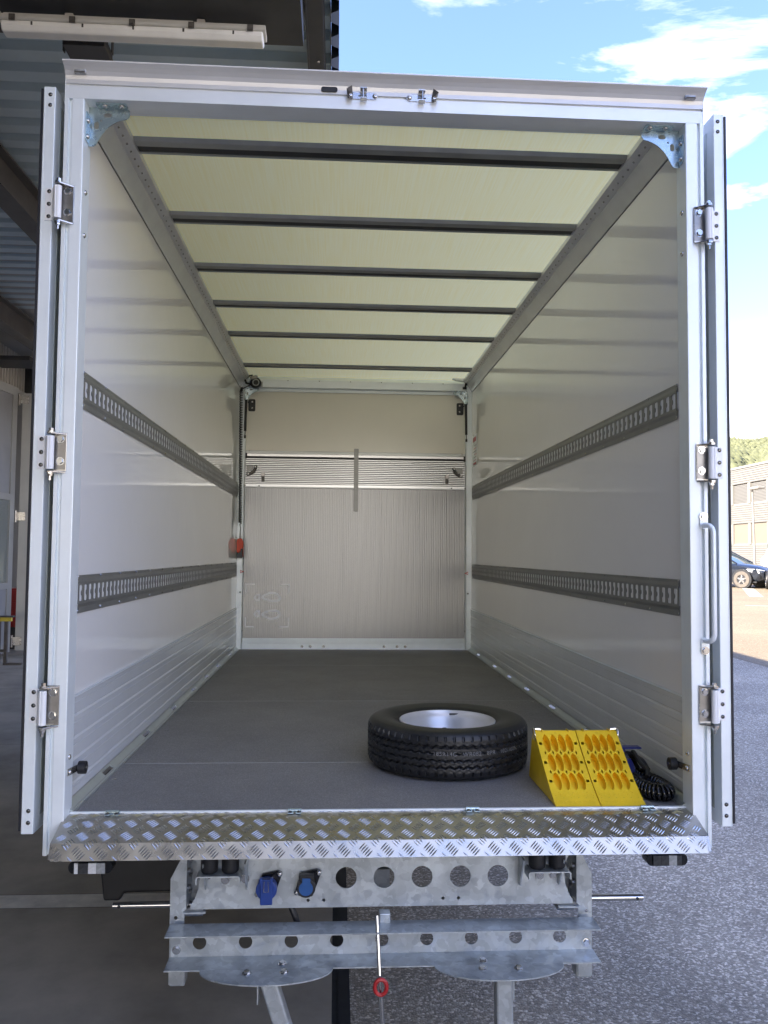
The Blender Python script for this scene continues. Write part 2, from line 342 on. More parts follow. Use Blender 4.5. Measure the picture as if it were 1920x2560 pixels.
# shared little meshes (axis points to -y, base at origin)
def boltmesh(r, h, mat, name, hexa=True):
    b = MB()
    if hexa:
        b.cyl((0, 0, 0), (0, -h*.2, 0), r*1.35, n=14); b.cyl((0, -h*.2, 0), (0, -h, 0), r, r*.93, n=6)
    else:
        b.lathe([(r*1.25, 0), (r*1.25, -h*.25), (r, -h*.7), (r*.6, -h), (r*.42, -h), (r*.38, -h*.6), (0.0001, -h*.6)], (0, 0, 0), 14, 'y')
    return b.mesh(name, mat, True, (0, 0, 0))[0]
BOLT = boltmesh(.0105, .008, 'bolt', 'bolt'); RIV = boltmesh(.0055, .004, 'rivet', 'rivet', False); SBOLT = boltmesh(.007, .006, 'bolt', 'small_bolt', False)
RY = {'-y': None, '+x': (0, 0, pi/2), '-x': (0, 0, -pi/2), '+z': (-pi/2, 0, 0), '-z': (pi/2, 0, 0)}
def fix(mesh, name, loc, parent, d='-y'): return place(mesh, name, loc, parent, RY[d])

GZ = -0.80; SL = 0.0113
def gz(y): return GZ+SL*y
L = 4.6267; WX = 1.045

# ================================================================== SETTING
def sheet(name, x0, x1, y0, y1, dz, mat, label=None, cat=None, parent=None, kind='structure', group=None):
    b = MB(); b.add([(x0, y0, gz(y0)+dz), (x1, y0, gz(y0)+dz), (x1, y1, gz(y1)+dz), (x0, y1, gz(y1)+dz)], [(0, 1, 2, 3)])
    return b.build(name, mat, parent, kind=kind if parent is None else None, label=label, cat=cat, group=group)
sheet('asphalt_ground', -1500, 1500, -900, 2200, 0, 'asphalt')
cf = sheet('concrete_floor', -30, -0.145, -30, 30, 0.004, 'kerb')
ys = [-30, -18, -11, -5.2, 1.20, 1.345, 4.28, 6.9, 11, 18, 30]
for i in range(len(ys)-1):
    nm = 'joint_strip' if abs(ys[i]-1.20) < .01 else 'slab'
    xs = [-30, -14, -6.6, -0.165]
    for j in range(3):
        sheet(nm, xs[j]+.002, xs[j+1]-.002, ys[i]+.002, ys[i+1]-.002, .009, 'joint' if nm == 'joint_strip' else 'concrete', parent=cf)
sheet('drain_edge', -0.145, -0.100, -30, 30, 0.006, 'kerb')
sheet('car_park', 5.95, 60, -60, 120, 0.003, 'lot')  # sheet in the sunlit colour, its edge laid along the shadow line
# parking lines on the sunlit lot
def ln(x0, y0, x1, y1, w):
    d = Vector((x1-x0, y1-y0, 0)).normalized(); n = Vector((-d.y, d.x, 0))*w/2
    b = MB(); b.add([(x0+n.x, y0+n.y, gz(y0+n.y)+.006), (x0-n.x, y0-n.y, gz(y0-n.y)+.006), (x1-n.x, y1-n.y, gz(y1-n.y)+.006), (x1+n.x, y1+n.y, gz(y1+n.y)+.006)], [(0, 1, 2, 3)])
    b.build('parking_line', 'paint', kind='structure')
ln(17.3, 31.0, 14.5, 25.0, .45); ln(11.9, 20.75, 15.2, 19.5, .16); ln(15.6, 33.6, 11.6, 27.6, .14)
# hill with its wood
def hz(a, d):      # height of the slope at bearing x/y=a and depth d
    t1 = min(1, max(0, (d-170)/330)); t2 = min(1, max(0, (d-620)/500))
    a = min(.9, max(.2, a))
    return gz(d) + 62*t1*t1*(3-2*t1)*(.86+.28*(a-.42)/.25) + 92*t2*t2*(3-2*t2)*(.93+.13*(a-.42)/.25) + 3*sin(a*60+d*.01)
b = MB(); na, nd = 120, 60
for i in range(na+1):
    for j in range(nd+1):
        a = -.5+1.6*i/na; d = 160+1200*j/nd; b.v.append((a*d, d, hz(a, d)-1))
for i in range(na):
    for j in range(nd): b.f.append((i*(nd+1)+j, (i+1)*(nd+1)+j, (i+1)*(nd+1)+j+1, i*(nd+1)+j+1))
b.build('hill', 'soil', kind='structure', smooth=True, ang=180)
ico = bmesh.new(); bmesh.ops.create_icosphere(ico, subdivisions=1, radius=1); iv = [v.co.copy() for v in ico.verts]; iff = [tuple(v.index for v in f.verts) for f in ico.faces]; ico.free()
b = MB()
for q in range(11000):
    a = random.uniform(.465, .58) if q < 8000 else random.uniform(-.1, .9); d = 200+1000*random.random()**1.6; r = random.uniform(1.7, 3.4)*(1 if d < 560 else 1.3)
    sq = random.uniform(.8, 1.3)
    c = Vector((a*d, d, hz(a, d)+r*.3)); b.add([c+Vector((p.x*r*random.uniform(.75, 1.2), p.y*r*random.uniform(.75, 1.2), p.z*r*sq*random.uniform(.8, 1.2))) for p in iv], iff)
tag(b.build('hillside_forest', 'leaf', smooth=True, ang=180, recalc=False), 'green wood covering the hill behind the office building', 'forest', kind='stuff')

# ================================================================== HALL WITH CANOPY (left)
hall = empty('canopy_hall', (-4.0, 0, GZ), 'dark hall with corrugated canopy roof above the left of the trailer', 'hall')
HR = 3.90
def ty(y): return SL*y
# soffit sheet: trapezoid ribs run along x
p = .2315; b = MB(); y = -26.0; prof = []
while y < 11.2:
    k = y+.034
    prof += [(k, HR+ty(k)), (k+.115, HR+ty(k)), (k+.150, HR+.045+ty(k)), (k+.1965, HR+.045+ty(k))]; y += p
b.strip(prof, 'x', -9.0, -0.24)
soff = b.build('roof_sheet', 'sheet', hall)
MB().box(-9.0, -0.24, -26, 11.2, HR+.09, HR+.22).build('roof_top', 'hallwall', hall)
e = MB(); e.prism([(-0.365, HR-.015), (-0.27, HR-.015), (-0.27, HR-.030), (-0.365, HR-.030)], 'y', -26, 11.2); e.box(-0.365, -0.355, -26, 11.2, HR-.26, HR-.0305); e.box(-0.354, -0.27, -26, 11.2, HR-.26, HR-.248)
eb = e.build('edge_channel', 'beamd', hall)
for yy in (1.80, 1.94, 2.35, 2.49): fix(SBOLT, 'bolt', (-0.305, yy, HR-.262), eb, '-z')
prof = []; y = -26.0
while y < 11.2:
    prof += [(-.235, y), (-.235, y+.075), (-.190, y+.105), (-.190, y+.180)]; y += .21
MB().strip(prof, 'z', HR-.03, HR+.34).build('edge_fascia', 'beamd', hall)
for i in range(3):
    bx = (-2.80, -4.28, -7.2)[i]
    b = MB(); b.box(bx-.09, bx+.09, -26, 11, HR-.30, HR-.285); b.box(bx-.012, bx+.012, -26, 11, HR-.2845, HR-.0205); b.box(bx-.09, bx+.09, -26, 11, HR-.020, HR-.006)
    b.build('roof_beam', 'beamb', hall)
b = MB(); b.box(-9, -.37, 1.405, 1.508, HR-.28, HR-.262); b.box(-9, -.37, 1.44, 1.455, HR-.2615, HR-.031); b.box(-9, -.37, 1.0, 1.404, HR-.43, HR-.031)
b.build('cross_beam', 'beamd', hall)
MB().box(-9.3, -9.001, -26, 30, GZ-.3, HR+.3).build('side_wall', 'hallwall', hall)
MB().box(-9.0, -5.30, 11.21, 11.5, GZ-.1, HR+.35).build('back_wall', 'hallwall', hall)
MB().box(-5.299, -.25, 16.0, 16.3, GZ, HR+.35).build('rear_wall', 'hallwall', hall)
MB().box(-5.299, -.24, 11.21, 15.99, HR+.25, HR+.36).build('rear_roof', 'hallwall', hall)
# corrugated fascia along the receding door front, folding door leaves
b = MB(); prof = []
for i in range(48):
    q = 6.0+i*.105; prof += [(-5.20, q), (-5.20, q+.05), (-5.235, q+.062), (-5.235, q+.094)]
b.strip(prof, 'z', 3.36, HR+.05); b.build('fascia', 'fascia', hall)
MB().box(-5.30, -5.12, 6, 11.05, 3.29, 3.357).build('door_head_rail', 'doorf', hall)
MB().box(-5.25, -4.2, 10.6, 10.75, 3.26, 3.9).build('head_beam', 'beamd', hall)
MB().box(-5.15, -4.55, 9.0, 9.55, 3.56, 3.62).build('duct_box', 'beamd', hall)
def leaf(P0, P1, zb, zt, hinge0=True):
    P0 = Vector(P0); P1 = Vector(P1); d = (P1-P0); w = d.length; d.normalize(); nrm = Vector((d.y, -d.x))
    def fn(u, v, t): return (P0.x+d.x*u+nrm.x*t, P0.y+d.y*u+nrm.y*t, v)
    H = [(zb+.13, zb+.93), (zb+1.02, zb+2.24), (zb+2.33, zt-.13)]
    b = MB(); b.plate([(0, zb), (w, zb), (w, zt), (0, zt)], [[(.13, a), (w-.13, a), (w-.13, c), (.13, c)] for a, c in H], fn, .05)
    o = b.build('folding_door', 'doorf', hall)
    for i, (a, c) in enumerate(H):
        q = MB(); t0, t1 = (.018, .03)
        q.add([fn(u, v, t) for t in (t0, t1) for u, v in ((.134, a+.004), (w-.134, a+.004), (w-.134, c-.004), (.134, c-.004))], [(0, 1, 2, 3), (7, 6, 5, 4), (0, 4, 5, 1), (1, 5, 6, 2), (2, 6, 7, 3), (3, 7, 4, 0)])
        q.build('pane' if i == 1 else 'door_panel', 'pane' if i == 1 else 'doorp', o)
    for zc in (zb+.14, zb+2.0, zt-.1):
        q = MB(); q.add([fn(u, v, t) for t in (.052, .066) for u, v in ((-.05, zc-.06), (.09, zc-.06), (.09, zc+.06), (-.05, zc+.06))], [(0, 1, 2, 3), (7, 6, 5, 4), (0, 4, 5, 1), (1, 5, 6, 2), (2, 6, 7, 3), (3, 7, 4, 0)])
        c0 = Vector(fn(-.05, zc-.09, .06)); q.cyl(c0, c0+Vector((0, 0, .18)), .022, n=10); q.build('door_hinge', 'steel', o)
    return o
leaf((-4.94, 9.86), (-4.02, 9.95), gz(9.9)+.06, 3.24)
leaf((-5.10, 8.85), (-5.02, 9.72), gz(9.3)+.06, 3.30)
leaf((-5.20, 7.85), (-5.11, 8.80), gz(8.3)+.06, 3.34)
# some hall contents glimpsed in the gap
for nm, lab, cat, args, mat in (('tool_cabinet', 'dark red cabinet glimpsed between the folding doors', 'cabinet', (-5.3, -4.9, 10.35, 10.7, gz(10.5)+.35, gz(10.5)+.95), 'red'),):
    r_ = empty(nm, ((args[0]+args[1])/2, args[2], gz(10.5)), lab, cat)
    MB().box(*args).build('carcass', mat, r_, bev=.01)
    for k in range(3): MB().box(args[0]+.03, args[1]-.03, args[2]-.015, args[2]-.001, args[4]+.03+.19*k, args[4]+.19+.19*k).build('drawer', mat, r_, bev=.004)
    MB().box(args[0], args[1], args[2]+.01, args[3], gz(10.5), args[4]-.001).build('plinth', 'beamd', r_)
# fluorescent lamp under the canopy (unlit)
lamp = empty('fluorescent_lamp', (-1.18, 1.22, 3.40), 'long unlit fluorescent batten lamp with cloudy cover under the canopy', 'lamp')
x0, x1 = -1.82, -.545
b = MB(); b.prism(rrect(1.176, 1.280, 3.396, 3.428, .012), 'x', x0, x1); b.box(x0+.02, x1-.35, 1.19, 1.265, 3.4275, 3.438); b.box(x0+.3, x0+.34, 1.22, 1.25, 3.43, 3.4695); b.box(x1-.34, x1-.30, 1.22, 1.25, 3.43, 3.4695)
b.build('housing', 'lampb', lamp, bev=.004)
b = MB(); b.prism([(1.181, 3.3958), (1.183, 3.372), (1.200, 3.350), (1.256, 3.350), (1.273, 3.372), (1.275, 3.3958)], 'x', x0+.012, x1-.012); b.build('diffuser', 'lampd', lamp, bev=.008)
for k in range(5):
    c = x0+.07+k*.283; b = MB(); b.box(c-.014, c+.014, 1.169, 1.1755, 3.388, 3.418); b.box(c-.009, c+.009, 1.163, 1.1692, 3.392, 3.410); b.build('clip', 'rust', lamp)
for k in range(5):
    c = x0+.16+k*.24; b = MB(); b.box(c-.004, c+.004, 1.179, 1.1826, 3.374, 3.390); b.build('inner_support', 'rust', lamp)
b = MB(); b.cyl((x0-.05, 1.215, 3.44), (x0-.0005, 1.215, 3.44), .016, n=12); b.tube([(x0-.05, 1.215, 3.44), (x0-.10, 1.215, 3.42), (x0-.12, 1.22, 3.46), (x0-.1, 1.23, 3.60)], .006); b.build('cable_gland', 'lampb', lamp, smooth=True)
# floodlight
fl = empty('floodlight', (-1.55, 1.75, 3.62), 'dark finned floodlight hanging under the canopy behind the batten lamp', 'floodlight')
MB().box(-1.655, -1.475, 1.69, 1.80, 3.66, 3.72).build('driver_box', 'beamb', fl, bev=.006)
MB().box(-1.68, -1.455, 1.66, 1.85, 3.585, 3.615).build('body', 'beamb', fl, bev=.004)
for k in range(15): MB().box(-1.672+k*.0145, -1.666+k*.0145, 1.665, 1.845, 3.6155, 3.658).build('fin', 'beamd', fl)
for s in (-1.70, -1.438): MB().box(s-.003, s+.003, 1.735, 1.765, 3.60, 3.91).build('bracket_arm', 'beamb', fl)

# yellow trestle by the doors
tr_ = empty('yellow_trestle', (-4.75, 8.72, gz(8.7)), 'yellow topped steel trestle beside the folding doors', 'trestle')
g = gz(8.72)
MB().box(-5.6, -4.57, 8.69, 8.75, -.105, -.050).build('top_bar', 'yellowpaint', tr_, bev=.004)
MB().box(-5.6, -4.54, 8.68, 8.76, -.0495, -.030).build('cap_rail', 'rust', tr_)
for xx in (-4.64, -5.5):
    MB().box(xx-.02, xx+.02, 8.70, 8.74, g+.035, -.1055).build('leg', 'rust', tr_); MB().box(xx-.02, xx+.22, 8.69, 8.75, g+.005, g+.034).build('foot', 'rust', tr_)
    MB().box(xx-.11, xx-.075, 8.70, 8.74, g+.035, -.1055).build('leg', 'rust', tr_)
MB().box(-5.48, -4.661, 8.705, 8.735, g+.18, g+.215).build('cross_rail', 'rust', tr_)

# ================================================================== FAR RIGHT: OFFICE, LAMP, VEHICLES
off = empty('office_building', (32, 55, gz(55)), 'pale two-storey office block clad in horizontal sheeting beyond the car park', 'building')
FX = 28.0; y0, y1 = -44.52, 80.0  # facade carried on unseen behind the camera to bounce sunlight into the trailer
def zz(z, y): return z
bands = [('parapet_cladding', 5.98, 7.05), ('middle_cladding', 3.20, 4.56), ('base_cladding', gz(-45)-.3, 1.75)]
for nm, a, c in bands:
    b = MB(); prof = []
    nn = max(4, int((c-a)/.145)); st = (c-a)/nn
    for i in range(nn): q = a+i*st; prof += [(FX, q), (FX-.03, q+st*.2), (FX-.03, q+st*.75), (FX, q+st*.95)]
    b.strip(prof, 'y', y0, y1); b.build(nm, 'clad', off)
MB().box(FX-.08, FX+12, y0-.05, y1+.05, 7.051, 7.20).build('roof_edge', 'cladtrim', off)
MB().box(FX+.25, FX+11.9, y0, y1, gz(40)-.3, 7.05).build('core', 'hallwall', off)
for k in range(52):
    yy = y0+k*2.44+.55
    MB().box(FX-.05, FX+.24, yy-.16, yy+.16, 1.751, 3.199).build('mullion', 'cladtrim', off); MB().box(FX-.05, FX+.24, yy-.16, yy+.16, 4.561, 5.979).build('mullion', 'cladtrim', off)
    if k < 51:
        for a, c, mt in ((1.751, 3.199, 'shade'), (4.561, 5.93, 'blind')):
            w = MB().box(FX+.06, FX+.12, yy+.17, yy+2.27, a, c).build('window', mt, off)
            MB().box(FX+.02, FX+.055, yy+.17, yy+2.27, a, a+.06).build('sill', 'cladtrim', w)
st = empty('street_lamp', (26.0, 46.8, gz(46.8)), 'slim pale street lamp in front of the office block', 'street lamp')
MB().cyl((26, 46.8, gz(46.8)), (26, 47.0, 5.1), .075, .05, n=10).build('pole', 'cladtrim', st, smooth=True)
MB().box(25.75, 26.25, 45.9, 47.1, 5.105, 5.26).build('lamp_head', 'cladtrim', st, bev=.05)

def car(name, loc, heading, body, label, wheel='tyrelit', group=None):
    r_ = empty(name, loc, label, 'car', group, frame=(0, 0, 0), rz=heading)     # local +x = forward
    ST = [  # x, half width low, half width mid, z low, z shoulder, z hood/roof line, half width top
        (-2.28, .70, .78, .42, .80, .92, .66), (-2.10, .84, .90, .30, .92, 1.06, .78), (-1.3, .88, .94, .26, .97, 1.10, .80), (0, .88, .95, .25, .96, 1.06, .80),
        (.85, .88, .94, .26, .95, 1.03, .78), (1.5, .86, .93, .27, .90, .97, .74), (2.0, .80, .87, .30, .80, .87, .66), (2.25, .66, .72, .36, .68, .75, .50)]
    b = MB(); n = 0
    for x, wl, wm, zl, zs, zh, wt in ST:
        sec = [(-wl*.9, zl), (-wl, zl+.12), (-wm, (zl+zs)/2+.08), (-wm*.98, zs), (-wt, zh), (0, zh+.03), (wt, zh), (wm*.98, zs), (wm, (zl+zs)/2+.08), (wl, zl+.12), (wl*.9, zl)]
        n = len(sec); b.v += [(x, u, v) for u, v in sec]
    for i in range(len(ST)-1):
        for k in range(n): b.f.append((i*n+k, i*n+(k+1) % n, (i+1)*n+(k+1) % n, (i+1)*n+k))
    b.f += [tuple(range(n)), tuple(range((len(ST)-1)*n, len(ST)*n))]
    bo = b.build('body', body, r_, smooth=True, ang=28)
    # cabin
    CB = [(-2.05, .66, 1.05, .60, 1.10), (-1.55, .76, 1.05, .62, 1.50), (-.6, .78, 1.04, .63, 1.62), (.15, .78, 1.03, .61, 1.55), (1.10, .76, 1.00, .70, 1.04)]
    b = MB(); rf = MB()
    for x, wb, zb, wt, zt in CB: b.v += [(x, -wb, zb), (x, -wt, zt-.02), (x, wt, zt-.02), (x, wb, zb)]; rf.v += [(x, -wt-.012, zt-.05), (x, -wt*.8, zt), (x, wt*.8, zt), (x, wt+.012, zt-.05)]
    for i in range(len(CB)-1):
        for k in range(3): b.f.append((i*4+k, i*4+k+1, i*4+k+5, i*4+k+4))
        if 0 < i < 3:
            for k in range(3): rf.f.append((i*4+k, i*4+k+1, i*4+k+5, i*4+k+4))
    b.build('glasshouse', 'carglass', r_, smooth=True); rf.build('roof', body, r_, smooth=True)
    for s in (-1, 1):
        b = MB(); b.tube([(1.12, s*.77, 1.03), (.17, s*.64, 1.55), (-.6, s*.655, 1.61), (-1.55, s*.645, 1.50), (-2.05, s*.67, 1.08)], .03, 6); b.tube([(-.35, s*.79, 1.03), (-.42, s*.65, 1.60)], .035, 6); b.build('window_pillars', body, r_, smooth=True)
        for wx in (1.42, -1.38):
            MB().cyl((wx, s*.80, .37), (wx, s*.962, .37), .44, .42, n=28).build('wheel_arch', 'black', r_, smooth=True)
            w = MB().lathe([(.20, -.11), (.335, -.11), (.352, -.08), (.352, .08), (.335, .11), (.26, .112), (.25, .09)], (wx, s*.875, .352), 32, 'y').build('tyre', wheel, r_, smooth=True)
            q = MB(); q.lathe([(.25, .09*s), (.255, .105*s), (.235, .105*s), (.225, .06*s)], (wx, s*.875, .352), 32, 'y')
            for k in range(5):
                a = 2*pi*k/5+.3; c = Vector((wx, s*.975, .352)); d = Vector((cos(a), 0, sin(a))); nn = Vector((-sin(a), 0, cos(a)))
                q.add([c+d*.03+nn*.045, c+d*.235+nn*.022, c+d*.235-nn*.022, c+d*.03-nn*.045, c+d*.03+nn*.045-Vector((0, s*.03, 0)), c+d*.235+nn*.022-Vector((0, s*.03, 0)), c+d*.235-nn*.022-Vector((0, s*.03, 0)), c+d*.03-nn*.045-Vector((0, s*.03, 0))], [(0, 1, 2, 3), (7, 6, 5, 4), (0, 4, 5, 1), (1, 5, 6, 2), (2, 6, 7, 3), (3, 7, 4, 0)])
            q.cyl((wx, s*.94, .352), (wx, s*.985, .352), .055, n=14); q.build('rim', 'steel', w, smooth=True)
            MB().cyl((wx, s*.90, .352), (wx, s*.915, .352), .22, n=20).build('brake_disc', 'rust', w)
        b = MB(); b.add([(1.62, s*.925, .80), (1.70, s*.925, .70), (2.10, s*.82, .62), (2.26, s*.58, .64), (2.24, s*.60, .74), (2.05, s*.84, .80)], [(0, 1, 2, 5), (5, 2, 3, 4)]); b.build('headlight', 'refl', r_)
        b = MB(); b.add([(2.12, s*.81, .55), (2.14, s*.80, .36), (2.29, s*.52, .38), (2.285, s*.52, .54)], [(0, 1, 2, 3)]); b.build('air_intake', 'black', r_)
        MB().box(.70, .88, s*.93-.10*(s < 0), s*.93+.10*(s > 0), 1.02, 1.16).build('mirror', body, r_, bev=.03)
        MB().box(-1.9, 2.0, s*.80-.04, s*.80+.04, .22, .28).build('sill', 'black', r_)
    MB().box(2.255, 2.29, -.5, .5, .42, .68).build('grille', 'black', r_, bev=.02)
    MB().box(-2.31, -2.26, -.55, .55, .70, .84).build('tail_light', 'red', r_, bev=.01)
    return r_
vd = math.atan2(.486, .874)
car('parked_car', (16.9, 32.6, gz(32.6)), -(vd+rad(24)), 'carblue', 'dark blue car parked in the sun beyond the open right door')
car('parked_car', (18.02, 28.65, gz(28.65)), rad(64.5), 'carsilver', 'silver car at the right edge of the car park, beside the dark blue car', 'black')
van = empty('white_van', (27.0, 41.7, gz(41.7)), 'white box van with pink arc on its side behind the cars', 'van'); zg = gz(41.7)
MB().box(23.9, 26.1, 37.3, 40.7, zg+.72, zg+3.1).build('cargo_box', 'carwhite', van, bev=.04)
MB().prism([(40.71, zg+.45), (42.5, zg+.45), (42.55, zg+1.1), (42.0, zg+1.35), (41.5, zg+2.1), (40.71, zg+2.15)], 'x', 24.05, 25.95).build('cab', 'carwhite', van, bev=.04)
MB().box(24.04, 24.049, 40.85, 41.7, zg+1.3, zg+1.95).build('cab_window', 'carglass', van)
MB().box(24.3, 25.7, 37.4, 42.4, zg+.4, zg+.719).build('chassis', 'black', van)
b = MB(); pts = [(23.885, 38.6+1.25*cos(a), zg+2.1+.95*sin(a)) for a in [pi*1.0+pi*.8*i/16-.9 for i in range(17)]]; b.tube(pts, .05, 6); b.build('pink_arc', 'pink', van)
for xx in (24.05, 25.75):
    for yy in (38.1, 41.8): MB().cyl((xx-.1, yy, zg+.35), (xx+.1, yy, zg+.35), .35, n=24).build('wheel', 'black', van, smooth=True)

# ================================================================== BOX TRAILER
T = empty('box_trailer', (0, 2.3, gz(2.3)), 'open white and aluminium box trailer seen from its rear with both doors swung back', 'trailer')
# ---- floor
seams = [.066, .687, 2.076, 3.593, L-.02]
for a in seams[1:4]: MB().box(-1.012, 1.012, a-.0013, a+.0013, -.02, .0006).build('floor_joint', 'jointl', T)
for a, c in zip(seams, seams[1:]): MB().box(-1.013, 1.013, a+.0015, c-.0015, -.025, 0).build('floor_panel', 'floor', T)
MB().box(-1.06, 1.06, .056, L, -.075, -.0255).build('floor_frame', 'alu_dull', T)
fs = MB()
for sy, xs in ((.072, (-.89, -.49, -.1, .3, .7, .93)), (.46, (-.99, .985)), (1.3, (-.97, .97)), (2.04, (-.98, .98)), (3.0, (-.98, .98)), (3.56, (-.98, .98))):
    for x in xs: fs.cyl((x, sy, -.001), (x, sy, .0016), .009, n=12)
fs.build('floor_screws', 'steel', T, kind='stuff')
slots = [.52, 1.155, 1.79, 2.39, 2.9, 3.415, 4.118]
for s in (-1, 1):
    b = MB(); holes = [rrect(s*1.0315-.0075, s*1.0315+.0075, y-.058, y+.058, .006, 3) for y in slots]
    b.plate([(s*1.0135, .062), (s*1.0135, L-.02), (s*1.0445, L-.02), (s*1.0445, .062)], holes, lambda u, v, w: (u, v, .003+(abs(u)-1.0135)*.90-w), .006)
    pr = b.build('side_profile', 'alu_green', T)
    for q, wd in ((1.0145, .0016), (1.0205, .0008), (1.0425, .0012)): MB().box(s*q-wd, s*q+wd, .062, L-.03, .003+(q-1.0135)*.9, .0052+(q-1.0135)*.9).build('profile_lip', 'alu_dull', pr)
    for y in slots:
        MB().box(s*1.0325-.009, s*1.0325+.009, y-.06, y+.06, -.014, .0015).build('anchor_pocket', 'black', pr)
        MB().cyl((s*1.0330, y-.045, .0055), (s*1.0330, y+.045, .0055), .0022, n=8).build('anchor_bar', 'rust', pr)
# ---- side walls with kick boards
kz = [0.032, .078, .157, .228, .303, .367]
for s in (-1, 1):
    w = MB().box(s*1.045 if s > 0 else -1.068, s*1.068 if s > 0 else -1.045, .056, L, .02, 2.43).build('side_wall', 'wall', T)
    for i in range(5):
        a, c = kz[i], kz[i+1]; o = .0062
        prof = [(s*WX, a+.001), (s*(WX-.001), a+.001), (s*(WX-o), a+.005), (s*(WX-o), a+(c-a)*.62), (s*(WX-o+.0025), a+(c-a)*.64), (s*(WX-o), a+(c-a)*.66), (s*(WX-o), c-.006), (s*(WX-.001), c-.0005), (s*WX, c-.0005)]
        MB().prism(prof, 'y', .058, L-.055).build('kick_board', 'kick', w)
    MB().box(s*(WX-.0085)-.0015, s*(WX-.0085)+.0015, .058, L-.055, .364, .3705).build('kick_cap', 'alu', w)
# ---- lashing rails: pressed profile with punched slots
def rail(s, z0):
    X0 = s*WX; pit = .0535; ya, yb = .128, 4.515; n = int((yb-ya)/pit); h = .129
    b = MB(); yb = ya+n*pit
    top = .0068
    # flanges and sloping flanks
    for prof in ([(X0-s*.0035, z0), (X0-s*.0035, z0+.020), (X0-s*top, z0+.032)], [(X0-s*.0035, z0+h), (X0-s*.0035, z0+h-.011), (X0-s*top, z0+h-.024)]):
        b.strip(prof, 'y', ya, yb)
    za, zb = z0+.032, z0+h-.024; sl0, sl1 = z0+.041, z0+.096
    cells = MB()
    hw = .0158
    for i in range(n):
        c = ya+(i+.5)*pit; m_ = (sl0+sl1)/2
        hole = [(c-hw, sl0+.004), (c-hw+.004, sl0), (c+hw-.004, sl0), (c+hw, sl0+.004), (c+hw, m_-.011), (c+hw-.008, m_-.006), (c+hw-.010, m_), (c+hw-.008, m_+.006), (c+hw, m_+.011), (c+hw, sl1-.004), (c+hw-.004, sl1), (c-hw+.004, sl1), (c-hw, sl1-.004)]
        b.plate([(c-pit/2, za), (c+pit/2, za), (c+pit/2, zb), (c-pit/2, zb)], [hole], lambda u, v, w: (X0-s*(top-w), u, v), .002)
    o = b.build('lashing_rail', 'rail', T, recalc=False)
    MB().box(min(X0-s*.0002, X0-s*.0034), max(X0-s*.0002, X0-s*.0034), ya, yb, sl0-.004, sl1+.004).build('rail_insert', 'white', o)
    r = MB(); y = ya+.004; k = 0
    while y < yb:
        for zr in (z0+.0095, z0+h-.0045):
            r.cyl((X0-s*.0036, y, zr), (X0-s*.0062, y, zr), .0052, .0035, n=8)
        y = .397+.268*k; k += 1
    r.build('rivets', 'bolt', o, kind='stuff')
for s in (-1, 1):
    rail(s, 1.340); rail(s, .641)
# ---- rear posts
for s in (-1, 1):
    b = MB(); P = lambda *q: [(s*x, y) for x, y in q]
    b.prism(P((1.025, 0), (1.0275, -.001), (1.062, -.001), (1.065, 0), (1.065, .010), (1.075, .010), (1.075, -.003), (1.087, -.003), (1.087, .056), (1.025, .056)), 'z', -.113, 2.3565)
    o = b.build('rear_post', 'alu', T)
    for z in (2.052, 1.906, .187): fix(SBOLT, 'bolt', (s*1.0248, .035, z), o, '+x' if s < 0 else '-x')
    # inner cover strip behind the post
    MB().box(min(s*1.0255, s*1.044), max(s*1.0255, s*1.044), .0565, .078, .006, 2.356).build('post_cover', 'alu', T)
# ---- header with flared gutter
HWD = 1.0865
b = MB(); b.prism([(-.001, 2.357), (.056, 2.357), (.056, 2.44), (.008, 2.44), (.008, 2.4085), (.008, 2.399), (-.001, 2.399)], 'x', -HWD, HWD); hd = b.build('header_beam', 'header', T)
prof = [(-.0005, 2.4085), (-.0012, 2.422), (-.005, 2.434), (-.013, 2.445), (-.024, 2.454), (-.040, 2.4625), (-.0405, 2.4665), (-.026, 2.462), (-.010, 2.455), (.0078, 2.452), (.0078, 2.4085)]
fo = MB().prism(prof, 'x', -HWD-.001, HWD+.001).build('gutter_flare', 'flare', T)
MB().box(-HWD, HWD, .0085, .25, 2.441, 2.452).build('roof_lip', 'header', T)
b = MB(); b.plate(oval(-.2115, 2.4215, .056, .017), [], lambda u, v, w: (u, -.0062+w, v), .006); b.build('black_plug', 'black', fo)
for s in (-1, 1):
    c = s*1.036; q = MB(); q.box(c-.019, c+.019, -.020, -.009, 2.4335, 2.4475); q.build('marker_light', 'lens', fo, bev=.002)
    MB().box(c-.017, c+.017, -.0225, -.0203, 2.4345, 2.4385).build('light_edge', 'rust', fo)
    MB().box(min(s*1.0868, s*1.0885), max(s*1.0868, s*1.0885), -.002, .06, 2.335, 2.43).build('header_end_cap', 'header', T)
